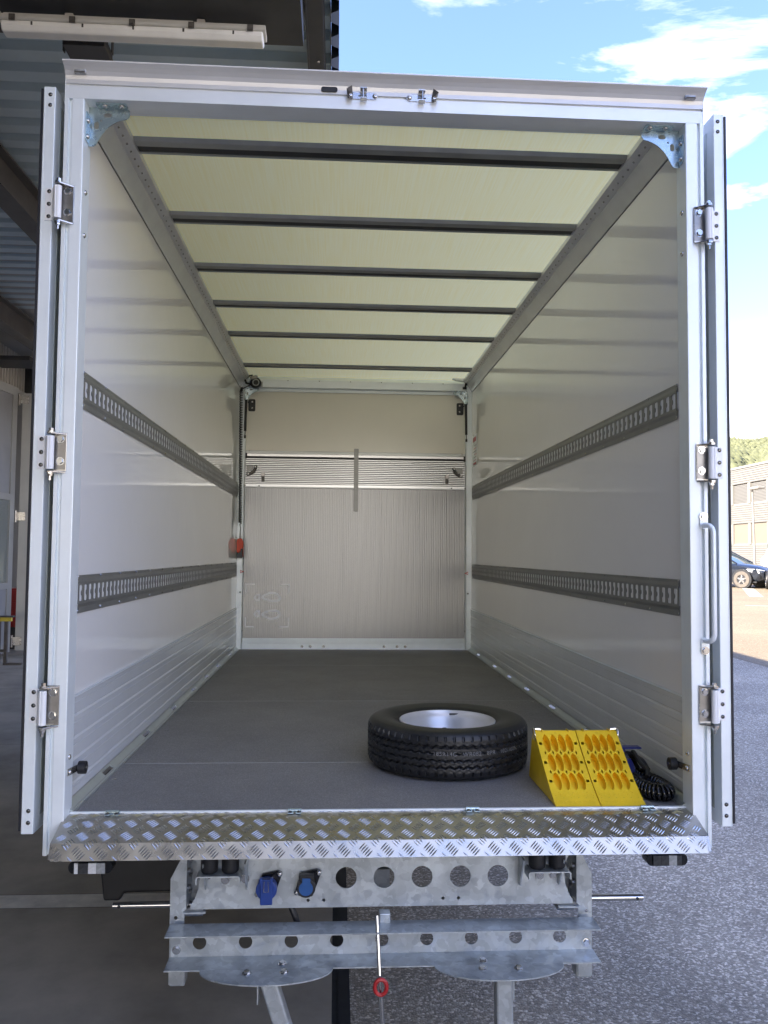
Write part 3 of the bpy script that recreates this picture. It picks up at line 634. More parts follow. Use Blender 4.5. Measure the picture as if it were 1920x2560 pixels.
# door bolt keepers on the header
def keeper(xc, s):      # s = side on which the flared fork sits
    b = MB(); b.plate(oval(xc, 2.4035, .104, .022), [oval(xc, 2.4035, .03, .006)], lambda u, v, w: (u, -.0045+w, v), .0035)
    k = b.build('bolt_keeper', 'steel', T)
    MB().box(xc-.010-s*.002, xc+.012-s*.002, -.028, -.0046, 2.3845, 2.3875).build('fork_plate', 'steel', k); MB().box(xc-.010-s*.002, xc+.012-s*.002, -.026, -.0046, 2.4195, 2.4225).build('fork_plate', 'steel', k)
    MB().cyl((xc+.001, -.021, 2.3876), (xc+.001, -.021, 2.4194), .0032, n=10).build('keeper_pin', 'bolt', k, smooth=True)
    xe = xc+s*.043
    for z0_, z1_, dz in ((2.3855, 2.4005, -1), (2.4065, 2.4215, 1)):
        q = MB(); q.add([(xe-.010, -.005, 2.4035+dz*.003), (xe+.010, -.005, 2.4035+dz*.005), (xe+s*.012, -.027, 2.4035+dz*.010), (xe-s*.006, -.027, 2.4035+dz*.022), (xe-.010, -.0065, 2.4035+dz*.003), (xe+.010, -.0065, 2.4035+dz*.005), (xe+s*.012, -.0285, 2.4035+dz*.010), (xe-s*.006, -.0285, 2.4035+dz*.022)], [(0, 1, 2, 3), (7, 6, 5, 4), (0, 4, 5, 1), (1, 5, 6, 2), (2, 6, 7, 3), (3, 7, 4, 0)]); q.build('guide_wing', 'steeld', k)
    for d in (-1, 1): fix(SBOLT, 'bolt', (xc+d*.042, -.0046, 2.4035), k)
keeper(-.0985, -1); keeper(.103, 1)
# ---- corner brackets (rear) and small ones at the front
def bracket(s, x, z, y, w, hgt, mat='zinc', fl=.036, name='corner_bracket', ang=True):
    outer = [(x, z), (x-s*w*.94, z), (x-s*w, z-.008), (x-s*w, z-.026*hgt/.13), (x-s*w*.93, z-.036*hgt/.13)]
    for i in range(1, 8):
        a = i/8; q = (1-a)**2; outer.append((x-s*(w*.93*(1-a)**2+2*a*(1-a)*w*.42+a*a*w*.20), z-(.036*hgt/.13*(1-a)**2+2*a*(1-a)*hgt*.36+a*a*hgt*.96)))
    outer += [(x-s*w*.18, z-hgt*.97), (x-s*w*.13, z-hgt), (x, z-hgt)]
    holes = [oval(x-s*w*.46, z-hgt*.19, .026*w/.13, .014*w/.13, 5), oval(x-s*w*.19, z-hgt*.46, .014*w/.13, .026*w/.13, 5), circ(x-s*w*.30, z-hgt*.33, .0035, 10)]
    b = MB(); b.plate(outer, holes, lambda u, v, t_: (u, y+t_, v), .003)
    o = b.build(name, mat, T)
    if ang:
        f1 = MB(); f1.prism(rrect(min(x-s*.03, x-s*w*.97), max(x-s*.03, x-s*w*.97), y-fl, y-.0005, .008), 'z', z-.0035, z-.0005); f1.build('flange', mat, o)
        f2 = MB(); f2.prism([(q, r) for q, r in rrect(y-fl, y-.0005, z-hgt*.97, z-.03, .008)], 'x', min(x-s*.0005, x-s*.0035), max(x-s*.0005, x-s*.0035)); f2.build('flange', mat, o)
        for d in (.055, .108): fix(SBOLT, 'bolt', (x-s*d*w/.13, y-fl*.5, z-.0036), o, '-z'); fix(SBOLT, 'bolt', (x-s*.0036, y-fl*.5, z-d*hgt/.13), o, '+x' if s < 0 else '-x')
    return o
for s in (-1, 1):
    bracket(s, s*1.0248, 2.3567, .052, .136, .135); bracket(s, s*1.004, 2.336, L-.052, .128, .13, fl=.02)
# ---- roof, rails, bows
MB().add([(-1.05, .0565, 2.4412), (1.05, .0565, 2.4412), (1.05, L+.02, 2.4412), (-1.05, L+.02, 2.4412)], [(0, 1, 2, 3)]).build('roof_panel', 'roof', T)
for s in (-1, 1):
    P = lambda *q: [(s*x, z) for x, z in q]
    r = MB().prism(P((1.0448, 2.327), (1.040, 2.3275), (1.030, 2.345), (1.016, 2.371), (.9985, 2.3925), (.9985, 2.4402), (1.0448, 2.4402)), 'y', .0568, L-.05).build('roof_rail', 'roofrail', T, smooth=True, ang=20)
    MB().prism(P((.998, 2.393), (.9645, 2.4175), (.9645, 2.4402), (.998, 2.4402)), 'y', .0568, L-.05).build('rail_strip', 'roofrail2', r)
    MB().box(min(s*1.0435, s*1.0448), max(s*1.0435, s*1.0448), .08, L-.05, 2.3235, 2.3265).build('rail_seal', 'black', r)
    q = MB()
    for i in range(74): 
        y = .14+i*.06; q.cyl((s*.984, y, 2.4025), (s*.9815, y, 2.3995), .0042, n=7)
    q.build('rail_screws', 'steel', r, kind='stuff')
bows = [.395, 1.075, 1.745, 2.405, 3.115, 4.09]
for y in bows:
    b = MB(); b.prism([(y, 2.4402), (y+.010, 2.4255), (y+.030, 2.4235), (y+.046, 2.4235), (y+.048, 2.4355), (y+.098, 2.4355), (y+.100, 2.428), (y+.116, 2.428), (y+.119, 2.4402)], 'x', -.964, .964)
    o = b.build('roof_bow', 'bow', T)
    MB().box(-.963, .963, y+.0485, y+.0975, 2.4290, 2.4352).build('bow_groove', 'black', o)  # black strip lying in the groove of the bow
# ---- doors, swung right back along the outside
def door(s, xa, xb):
    b = MB(); P = lambda *q: [(s*x, y) for x, y in q]
    b.prism(P((xa, 0), (xa+.0015, -.0015), (xb-.0015, -.0015), (xb, 0), (xb, 1.02), (xa, 1.02)), 'z', -.045, 2.392)
    d = b.build('rear_door', 'alu', T)
    MB().box(min(s*xb, s*(xb+.0075))+(0.0002 if s > 0 else 0), max(s*xb, s*(xb+.0075))-(0.0002 if s < 0 else 0), -.004, .05, -.035, 2.384).build('door_seal', 'seal', d)
    MB().box(min(s*(xa-.0008), s*(xa-.002)), max(s*(xa-.0008), s*(xa-.002)), .05, 1.0, 0.0, 2.35).build('door_skin', 'alu_green', d)
    xm = (xa+xb)/2-.003
    for z in (2.366, 2.330, .027, -.010): fix(RIV, 'rivet', (s*xm, -.0016, z), d)
    MB().box(s*(xb-.0045)-.0006, s*(xb-.0045)+.0006, -.0026, -.0014, -.044, 2.391).build('edge_bead', 'header', d)
    return d
DL = door(-1, 1.119, 1.157); DR = door(1, 1.124, 1.160)
# ---- hinges
def hinge(s, zt):
    zb = zt-.108; bx = s*1.090
    b = MB(); b.cyl((bx, -.030, zb), (bx, -.030, zt), .0105, n=22); h_ = b.build('hinge', 'white', T, smooth=True)
    q = MB(); q.box(min(s*1.113, s*1.1405), max(s*1.113, s*1.1405), -.0048, -.0018, zb+.003, zt+.003); q.prism([(s*1.113, -.0049), (s*1.113, -.009), (s*1.0985, -.033), (s*1.094, -.0400), (s*1.097, -.0412), (s*1.104, -.034), (s*1.1175, -.0065), (s*1.1175, -.0049)], 'z', zb+.0005, zt-.0005); q.build('hinge_leaf', 'white', h_, bev=.0006)
    u = MB(); u.box(min(s*1.0475, s*1.0868), max(s*1.0475, s*1.0868), -.0078, -.0036, zb-.004, zt+.013)
    for z in (zt+.0082, zb-.0082):
        u.prism([(s*1.0475, -.0079), (s*1.0868, -.0079), (s*1.1015, -.024), (s*1.1015, -.036), (s*1.096, -.042), (s*1.084, -.042), (s*1.078, -.036)], 'z', z-.0024, z+.0024)
    u.build('hinge_bracket', 'steel', h_, bev=.0008)
    MB().box(min(s*1.0490, s*1.0855), max(s*1.0490, s*1.0855), -.0092, -.0080, zb+.001, zt+.004).build('back_plate', 'steeld', h_)
    for z in (zt-.008, zb+.028): fix(BOLT, 'bolt', (s*1.066, -.0093, z), h_)
    p_ = MB(); p_.cyl((bx, -.03, zt+.0107), (bx, -.03, zt+.015), .0118, n=18); p_.cyl((bx, -.03, zt+.0149), (bx, -.03, zt+.0245), .0078, n=6); p_.build('hinge_pin', 'bolt', h_); p_ = MB(); p_.cyl((bx, -.03, zb-.015), (bx, -.03, zb-.0107), .0118, n=18); p_.cyl((bx, -.03, zb-.0222), (bx, -.03, zb-.0149), .0088, n=6); p_.cyl((bx, -.03, zb-.036), (bx, -.03, zb-.0221), .0042, n=10)
    p_.build('hinge_nut', 'bolt', h_)
    for z in (zt-.008, zt-.0505, zb+.016): fix(RIV, 'rivet', (s*1.1285, -.0049, z), h_)
for s in (-1, 1):
    for zt in (2.044, 1.222, .409): hinge(s, zt)
# ---- grab handle on the right post
b = MB(); b.tube([(1.070, -.004, .957), (1.070, -.030, .957), (1.073, -.042, .955), (1.079, -.049, .947), (1.082, -.051, .935), (1.082, -.051, .760), (1.082, -.051, .592), (1.079, -.049, .579), (1.073, -.042, .572), (1.070, -.030, .570), (1.070, -.004, .570)], .0085, 14)
gh = b.build('grab_handle', 'alu', T, smooth=True)
for zc, zbolt in ((.972, .987), (.553, .537)):
    q = MB(); q.plate(oval(1.070, zc, .024, .055), [], lambda u, v, w: (u, -.0075+w, v), .004); q.build('handle_foot', 'alu', gh); fix(BOLT, 'bolt', (1.070, -.0076, zbolt), gh)
# ---- rubber stop rollers on the posts
for s in (-1, 1):
    x = s*1.006; b = MB(); b.cyl((x-.012, .118, .132), (x+.012, .118, .132), .021, n=22); b.cyl((x-.0135, .118, .132), (x+.0135, .118, .132), .013, n=18)
    o = b.build('stop_roller', 'black', T, smooth=True)
    q = MB(); q.add([(s*1.0246, .016, .130), (s*1.0246, .016, .152), (s*1.0205, .016, .152), (s*1.0205, .016, .130), (s*1.0195, .112, .122), (s*1.0195, .112, .143), (s*1.0225, .112, .143), (s*1.0225, .112, .122)], [(0, 1, 2, 3), (4, 5, 6, 7), (0, 3, 4, 7), (1, 2, 5, 6), (3, 2, 5, 4), (0, 1, 6, 7)]); q.build('roller_arm', 'steel', o)
    fix(SBOLT, 'bolt', (s*1.0195, .03, .140), o, '+x' if s < 0 else '-x'); MB().cyl((s*.991, .118, .132), (s*.9922, .118, .132), .0045, n=10).build('axle_pin', 'bolt', o)
# ---- rear step: tread plate folded down over the edge
PR = [(.0545, -.0015), (.004, -.0035), (-.100, -.0420), (-.1165, -.0895)]
seg = []; acc = 0
for (ya, za), (yb, zb) in zip(PR, PR[1:]):
    ln_ = math.hypot(yb-ya, zb-za); seg.append((acc, ln_, ya, za, (yb-ya)/ln_, (zb-za)/ln_)); acc += ln_
def onplate(x, s_, h_):
    for a, l_, y, z, dy, dz in seg:
        if s_ <= a+l_ or (a, l_) == seg[-1][:2]:
            q = s_-a; return (x, y+dy*q+dz*h_, z+dz*q-dy*h_)
XP = 1.030
b = MB(); rr = .004
def edge_x(y): return 1.0245 if y > -.0005 else XP
prof = []
for (y, z) in PR: prof.append((y, z))
b.prism(prof+[(-.113, -.0898), (-.097, -.0452), (.005, -.0065), (.0545, -.0045)], 'x', -1.0243, 1.0243)
for s in (-1, 1): b.prism([(-.0042, -.0068), (-.100, -.0420), (-.1160, -.0845), (-.1155, -.0875), (-.113, -.0885), (-.097, -.0452), (-.0042, -.0105)], 'x', min(s*1.0244, s*(XP+.002)), max(s*1.0244, s*(XP+.002)))
stp = b.build('rear_step', 'plate', T)
tb = MB(); ppx = .0675; pps = .0600; l_, w_, hb = .0320, .0046, .0015
def bar(cx, cs, dx, ds):
    pts = [(-l_/2, 0, 0), (l_/2, 0, 0), (-l_/5, -w_/2, 0), (l_/5, -w_/2, 0), (-l_/5, w_/2, 0), (l_/5, w_/2, 0), (-l_/6, 0, hb), (l_/6, 0, hb)]
    vs = []
    for a, c, h_ in pts:
        X = cx+dx*a-ds*c; S_ = cs+ds*a+dx*c; S_ = min(max(S_, .001), acc-.001); vs.append(onplate(X, S_, h_))
    tb.add(vs, [(0, 2, 6), (2, 3, 7, 6), (3, 1, 7), (0, 6, 4), (4, 6, 7, 5), (5, 7, 1)])
r2 = sqrt(.5)
for j in range(-1, 8):
    s0 = .010+j*pps/2
    for i in range(-17, 18):
        xo = i*ppx+(ppx/2 if j % 2 else 0)
        sg = 1 if j % 2 == 0 else -1
        for k in (-2, -1, 0, 1, 2):
            ox, os_ = sg*r2*k*.0080, r2*k*.0080
            cx, cs_ = xo+ox, s0+os_
            if -.012 < cs_ < acc+.0 and abs(cx) < (1.012 if cs_ < .055 else XP-.012): bar(cx, cs_, r2, sg*r2*-1)
tb.build('tread_pattern', 'bars', stp, kind='stuff', smooth=True, ang=60, recalc=False)
MB().box(-1.0243, 1.0243, .0548, .0655, -.03, .0042).build('sill_strip', 'alu', T, bev=.0008)
for xc in (-.885, -.296, .294, .889):
    b = MB(); b.cyl((xc-.022, .050, .006), (xc+.022, .050, .006), .0058, n=12); b.box(xc-.022, xc-.004, .030, .050, .0005, .003); b.box(xc+.004, xc+.022, .030, .050, .0005, .003)
    o = b.build('sill_hinge', 'zinc', T, smooth=True)
    for d in (-.014, .014): fix(RIV, 'rivet', (xc+d, .036, .0032), o, '+z')

# ---- front end: hatch above, folded tail lift below
FY = L
MB().box(-1.05, 1.05, FY+.012, FY+.03, 0, 2.44).build('front_wall', 'alu_dull', T)
MB().box(-.992, .992, FY, FY+.0115, 1.772, 2.305).build('front_hatch', 'front', T)
b = MB(); b.prism([(FY, 2.306), (FY-.012, 2.306), (FY-.012, 2.331), (FY-.006, 2.3325), (FY-.012, 2.334), (FY-.045, 2.340), (FY-.05, 2.405), (FY-.02, 2.4385), (FY, 2.4385)], 'x', -1.0, 1.0); fh = b.build('front_header', 'alu', T)
q = MB()
for x in (-.62, -.34, -.06, .22, .5, .78): q.cyl((x, FY-.0505, 2.400), (x, FY-.053, 2.400), .004, n=8)
q.build('header_rivets', 'rivet', fh, kind='stuff')
for s in (-1, 1): 
    fp = MB().prism([(s*.993, FY+.011), (s*.993, FY-.046), (s*1.000, FY-.052), (s*1.0265, FY-.052), (s*1.0265, FY-.054), (s*1.0447, FY-.054), (s*1.0447, FY+.011)], 'z', .004, 2.4385).build('front_post', 'alu', T)
    MB().cyl((s*1.013, FY-.0545, .505), (s*1.013, FY-.052, .505), .0075, n=14).build('post_plug', 'black', fp)
    MB().cyl((s*.9925, FY-.02, .165), (s*.9905, FY-.02, .165), .008, n=10).build('post_plug', 'black', fp)
# ribbed horizontal profile of the folded lift
rb = MB().box(-.9905, .9905, FY-.002, FY+.011, 1.4365, 1.708).build('ribbed_lift_panel', 'beamd', T)  # dark backing colour stands for the shade in the deep gaps between slats
MB().box(-.9905, .9905, FY-.022, FY-.0021, 1.4475, 1.4685).build('wide_slat', 'alu_ribh', rb)
z = 1.473
while z < 1.697:
    MB().prism([(FY-.0021, z), (FY-.018, z), (FY-.020, z+.002), (FY-.020, z+.0085), (FY-.018, z+.0108), (FY-.0021, z+.0108)], 'x', -.9905, .9905).build('slat', 'alu_ribh', rb); z += .0166
MB().box(-.9905, .9905, FY-.012, FY+.011, 1.7085, 1.719).build('rubber_seal', 'black', T)
b = MB(); b.prism([(FY+.011, 1.7195), (FY-.02, 1.7195), (FY-.02, 1.737), (FY-.012, 1.7385), (FY-.012, 1.741), (FY-.02, 1.7425), (FY-.018, 1.768), (FY+.011, 1.7715)], 'x', -.9905, .9905); up_ = b.build('lift_top_profile', 'alu_ribh', T)
for s in (-1, 1):
    MB().box(min(s*.975, s*.991), max(s*.975, s*.991), FY-.024, FY-.0205, 1.695, 1.745).build('end_stop', 'black', up_); fix(SBOLT, 'bolt', (s*.962, FY-.0181, 1.762), up_)
    for x_, z_ in ((.865, 1.452), (.99, 1.452)): fix(RIV, 'rivet', (s*x_, FY-.0222, z_), rb)
MB().box(-.9905, .9905, FY-.024, FY-.0221, 1.4365, 1.447).build('lower_edge', 'alu_dull', rb)
# vertical platform planks with fine ribs
sm = [-.9905, -.806, -.458, -.1125, .230, .5745, .8205, .9905]
for a, c in zip(sm, sm[1:]):
    n = max(6, int(round((c-a)/.0160))); st_ = (c-a-.003)/n; pf = [(a+.0014, FY+.010), (a+.0014, FY-.004)]
    for i in range(n):
        q = a+.0015+i*st_; pf += [(q+st_*.10, FY-.010), (q+st_*.60, FY-.010), (q+st_*.64, FY+.003), (q+st_*.98, FY+.003)]
    pf += [(c-.0014, FY+.003), (c-.0014, FY+.010)]
    MB().prism(pf, 'z', .1005, 1.4355).build('lift_plank', 'alu_rib', T)
b = MB(); b.prism([(FY+.011, .004), (FY-.03, .004), (FY-.03, .010), (FY-.026, .012), (FY-.026, .050), (FY-.020, .056), (FY-.020, .064), (FY-.015, .0655), (FY-.020, .067), (FY-.020, .076), (FY-.015, .0775), (FY-.020, .079), (FY-.020, .088), (FY-.014, .091), (FY-.014, .099), (FY+.011, .0995)], 'x', -.9905, .9905); sl_ = b.build('front_sill', 'alu', T)
for x in (-.463, -.391, -.274, .265, .382, .455):
    q = MB(); q.lathe([(.0125, 0), (.0125, -.002), (.009, -.004), (.006, -.0035), (.004, -.005), (.0001, -.005)], (x, FY-.0262, .027), 16, 'y'); q.build('sill_bolt', 'steel', sl_, smooth=True)
MB().prism(rrect(-.019, .021, 1.232, 1.798, .006), 'y', FY-.030, FY-.0245).build('support_strap', 'rail', T, bev=.001)
# quarter-round grips
def grip2(cx, cz, s):
    # s=+1: arc bulges to lower right of the corner (cx,cz)
    arc = [pi/2*i/10 for i in range(11)]; R1, R0 = .092, .066
    p1 = [(cx+s*R1*cos(a), cz-R1*sin(a)) for a in arc]; p0 = [(cx+s*R0*cos(a), cz-R0*sin(a)) for a in reversed(arc)]
    b = MB(); b.plate(p1+p0, [], lambda u, v, w: (u, FY-.046+w, v), .024); o = b.build('grip_handle', 'rust', T, bev=.004)
    q = MB(); q.plate([(cx, cz-.002)]+[(cx+s*.058*cos(a), cz-.058*sin(a)) for a in arc], [], lambda u, v, w: (u, FY-.036+w, v), .012); q.build('grip_plate', 'rail', o)
    for a in (.18, 1.38): fix(SBOLT, 'bolt', (cx+s*.079*cos(a), FY-.0462, cz-.079*sin(a)), o)
grip2(-.975, 1.632, 1); grip2(.964, 1.640, -1)
for xc in (-.831, .823):
    b = MB(); b.box(xc-.014, xc+.014, FY-.032, FY-.0225, 1.492, 1.568); o = b.build('latch', 'rust', T, bev=.002)
    MB().box(xc-.016, xc+.016, FY-.040, FY-.0325, 1.536, 1.572).build('latch_tongue', 'steeld', o, bev=.002)
    fix(RIV, 'rivet', (xc, FY-.0325, 1.518), o); fix(RIV, 'rivet', (xc, FY-.0325, 1.500), o)
for s in (-1, 1):
    # warning triangle lights
    b = MB(); b.prism([(s*1.014, .672), (s*.981, .686), (s*1.014, .702)], 'y', FY-.056, FY-.0525); o = b.build('triangle_light', 'red', T); MB().prism([(s*1.010, .680), (s*.997, .6865), (s*1.010, .694)], 'y', FY-.058, FY-.0565).build('triangle_inner', 'mark', o)
    # gas springs and hinge plates of the hatch
    b = MB(); b.cyl((s*.987, FY-.07, 2.215), (s*.991, FY-.07, 1.935), .011, n=14); g_ = b.build('gas_spring', 'black', T, smooth=True)
    MB().cyl((s*.991, FY-.07, 1.934), (s*.993, FY-.07, 1.890), .0042, n=10).build('piston_rod', 'rust', g_); MB().cyl((s*.985, FY-.07, 1.884), (s*.999, FY-.07, 1.884), .014, n=14).build('ball_end', 'black', g_, smooth=True)
    b = MB(); b.plate(rrect(s*.9425-.031, s*.9425+.031, 2.124, 2.234, .012), [], lambda u, v, w: (u, FY-.014+w, v), .013); o = b.build('hatch_hinge_plate', 'black', T, bev=.002)
    for z in (2.153, 2.208): fix(SBOLT, 'bolt', (s*.938, FY-.0142, z), o)
    MB().cyl((s*.968, FY-.02, 2.198), (s*.986, FY-.07, 2.205), .005, n=10).build('spring_stud', 'steel', o)
# white foot marks and corner marks printed on the platform
FM = MB()
def ribbon(pts, w, closed=True):
    n = len(pts); P_ = [Vector(p) for p in pts]; vs = []; fs = []
    for i, p in enumerate(P_):
        a = P_[(i-1) % n] if closed else P_[max(i-1, 0)]; c = P_[(i+1) % n] if closed else P_[min(i+1, n-1)]; d = (c-a).normalized(); nn = Vector((-d.y, d.x))*w/2
        for q, y in ((p+nn, FY-.0145), (p-nn, FY-.0145), (p-nn, FY-.0101), (p+nn, FY-.0101)): vs.append((q.x, y, q.y))
    for i in range(n if closed else n-1):
        j = (i+1) % n
        for k in range(4): fs.append((i*4+k, i*4+(k+1) % 4, j*4+(k+1) % 4, j*4+k))
    mb = MB(); mb.add(vs, fs); return mb
for (cx, cz, dx, dz) in ((-.973, .581, 1, -1), (-.583, .581, -1, -1), (-.973, .194, 1, 1), (-.583, .194, -1, 1)):
    b = MB(); b.box(min(cx, cx+dx*.085), max(cx, cx+dx*.085), FY-.0145, FY-.0101, min(cz, cz+dz*.012), max(cz, cz+dz*.012)); b.box(min(cx, cx+dx*.011), max(cx, cx+dx*.011), FY-.0145, FY-.0101, min(cz+dz*.0121, cz+dz*.09), max(cz+dz*.0121, cz+dz*.09)); b.build('corner_mark', 'mark', T)
for zc, flip in ((.457, 1), (.313, -1)):
    pts = []
    for i in range(28):
        a = 2*pi*i/28; x = .077*cos(a); r_ = .036+.006*cos(a); z = r_*sin(a)+flip*.008*(1-((x+.02)/.08)**2)
        if x < -.02: z *= .86
        pts.append((-.742+x, zc+z))
    ribbon(pts, .019).build('sole_mark', 'mark', T)
    pts = [(-.848, zc-.027), (-.868, zc-.025), (-.882, zc-.014), (-.888, zc), (-.882, zc+.014), (-.868, zc+.025), (-.848, zc+.027)]
    ribbon(pts, .017).build('heel_mark', 'mark', T)
# cable clutter in the upper left corner: drum light and pipes
b = MB(); b.lathe([(.0, -.05), (.035, -.05), (.048, -.04), (.05, 0), (.0, 0)], (-.905, FY-.055, 2.368), 26, 'y'); rl = b.build('cable_drum', 'black', T, smooth=True)
q = MB(); q.lathe([(.022, -.052), (.032, -.052), (.032, -.0505), (.022, -.0505)], (-.900, FY-.055, 2.366), 26, 'y', closed=True); q.build('drum_ring', 'lens', rl)
b = MB(); b.tube([(-1.006, FY-.07, 2.43), (-1.0, FY-.09, 2.395), (-.985, FY-.08, 2.363), (-.94, FY-.075, 2.358), (-.90, FY-.08, 2.335)], .009, 10); b.tube([(-1.015, FY-.08, 2.315), (-.99, FY-.09, 2.325), (-.955, FY-.09, 2.345), (-.93, FY-.085, 2.355)], .006, 8); b.tube([(-.99, FY-.08, 2.36), (-1.0, FY-.09, 2.40), (-.96, FY-.1, 2.425), (-.93, FY-.1, 2.432)], .007, 8); b.build('corner_cable', 'black', T, smooth=True)
MB().prism([(-.96, 2.415), (-.90, 2.432), (-.885, 2.425), (-.89, 2.405), (-.945, 2.392)], 'y', FY-.11, FY-.085).build('cable_clip', 'steeld', T, bev=.003)
MB().prism([(-.965, 2.390), (-.90, 2.385), (-.885, 2.372), (-.965, 2.372)], 'y', FY-.09, FY-.06).build('latch_plate', 'zinc', T)
MB().box(-.868, -.845, FY-.054, FY-.0505, 2.338, 2.385).build('cover_plate', 'alu_dull', T)
b = MB(); b.tube([(.995, FY-.075, 2.425), (.985, FY-.085, 2.395), (.978, FY-.07, 2.365)], [.006, .011, .007], 10); b.box(.958, .992, FY-.075, FY-.06, 2.350, 2.372); b.build('corner_cable', 'black', T, smooth=True)
MB().prism([(.86, 2.4383), (.89, 2.425), (.96, 2.415), (.962, 2.4383)], 'y', FY-.12, FY-.06).build('corner_gusset', 'roofrail', T)
# instruction stickers on the right wall near the front post
q0 = MB().box(1.0432, 1.0447, 4.30, 4.52, 1.640, 1.915).build('instruction_sticker', 'white', T)
MB().box(1.0422, 1.0431, 4.34, 4.50, 1.855, 1.895).build('red_heading', 'red', q0)
for k in range(6): MB().box(1.0425, 1.0431, 4.33, 4.49-.03*(k % 3), 1.685+.026*k, 1.690+.026*k).build('text_line', 'rust' if k % 2 else 'red', q0)
MB().box(1.0422, 1.0431, 4.34, 4.48, 1.648, 1.668).build('red_heading', 'red', q0)

# ---- chassis below the step
YC = .03
pts = [(-.626, -.300), (.624, -.300)]
def scal(s): return [(s*.626, -.288), (s*.612, -.265), (s*.602, -.235), (s*.598, -.20), (s*.603, -.165), (s*.612, -.145), (s*.626, -.130)]
outer = [(-.626, -.300), (.626, -.300)]+scal(1)+[(.626, -.10), (-.626, -.10)]+list(reversed(scal(-1)))
holes = [circ(x, -.2065, .0345, 28) for x in (-.125, -.001, .1245, .251, .376)]+[circ(x, -.2765, .0055, 10) for x in (-.248, -.197, .194, .245)]
b = MB(); b.plate(outer, holes, lambda u, v, w: (u, YC+w, v), .006); b.box(-.625, .625, YC+.0065, YC+.055, -.302, -.296); xm = b.build('cross_member', 'galv', T)
for s in (-1, 1):
    b = MB(); b.plate([(s*.645, -.13), (s*.655, -.132), (s*.691, -.203), (s*.691, -.535), (s*.645, -.535)], [circ(s*.672, -.3255, .006, 10)], lambda u, v, w: (u, YC+w, v), .005)
    b.box(min(s*.640, s*.645), max(s*.640, s*.645), YC+.0, YC+.09, -.30, -.10)
    sp = b.build('side_plate', 'galv', T)
    b = MB(); b.box(min(s*.576, s*.648), max(s*.576, s*.648), YC-.014, YC-.0005, -.309, -.304); b.build('angle_foot', 'galv', sp)
    for k in range(6): MB().cyl((s*.6398, YC+.02+.03*(k % 2), -.13-.026*k), (s*.630, YC+.02+.03*(k % 2), -.13-.026*k), .008, n=6).build('bolt', 'steel', sp)
    MB().box(min(s*.600, s*.634), max(s*.600, s*.634), YC+.10, YC+.115, -.295, -.10).build('rubber_flap', 'black', sp)
    # telescopic handle rods
    b = MB(); b.cyl((s*.55, .10, -.312), (s*.889, .10, -.3125), .0112, n=18); o = b.build('pull_rod', 'bolt', T, smooth=True); MB().cyl((s*.868, .0885, -.3125), (s*.868, .0868, -.3125), .005, n=12).build('rod_hole', 'black', o)
    MB().box(min(s*.60, s*.66), max(s*.60, s*.66), .12, 4.4, -.36, -.0756).build('chassis_beam', 'galv2', T)
    MB().box(min(s*.640, s*.691), max(s*.640, s*.691), YC+.006, YC+.06, -.545, -.40).build('lower_post', 'galv', T, bev=.006)
    # rubber buffers
    for x in (.5275-.033, .5275+.033):
        b = MB(); b.lathe([(.0, -.163), (.022, -.163), (.0265, -.158), (.0275, -.150), (.0275, -.08), (.0, -.08)], (s*x, -.02, 0), 24, 'z'); b.build('rubber_buffer', 'black', T, smooth=True)
    b = MB(); b.prism([(s*.598, -.190), (s*.598, -.170), (s*.592, -.1645), (s*.466, -.1645), (s*.460, -.170), (s*.460, -.190), (s*.464, -.190), (s*.464, -.171), (s*.468, -.1685), (s*.590, -.1685), (s*.594, -.171), (s*.594, -.190)], 'y', -.055, .012); bk = b.build('buffer_bracket', 'galv', T)
    for x in (.5275-.033, .5275+.033): MB().cyl((s*x, -.02, -.1688), (s*x, -.02, -.184), .004, n=8).build('stud', 'bolt', bk)
    for x in (.446, .577): MB().prism([(-.05, -.130), (.0295, -.130), (.0295, -.232), (.010, -.232), (-.012, -.19)], 'x', s*x-.0025, s*x+.0025).build('bracket_web', 'galv', bk)
    MB().box(min(s*.503, s*.527), max(s*.503, s*.527), .0245, .0295, -.222, -.172).build('bracket_tab', 'galv', bk)
    for x in (.515, .452 if s < 0 else .56): fix(BOLT, 'bolt', (s*x, .0243 if x == .515 else .0295, -.205), bk)
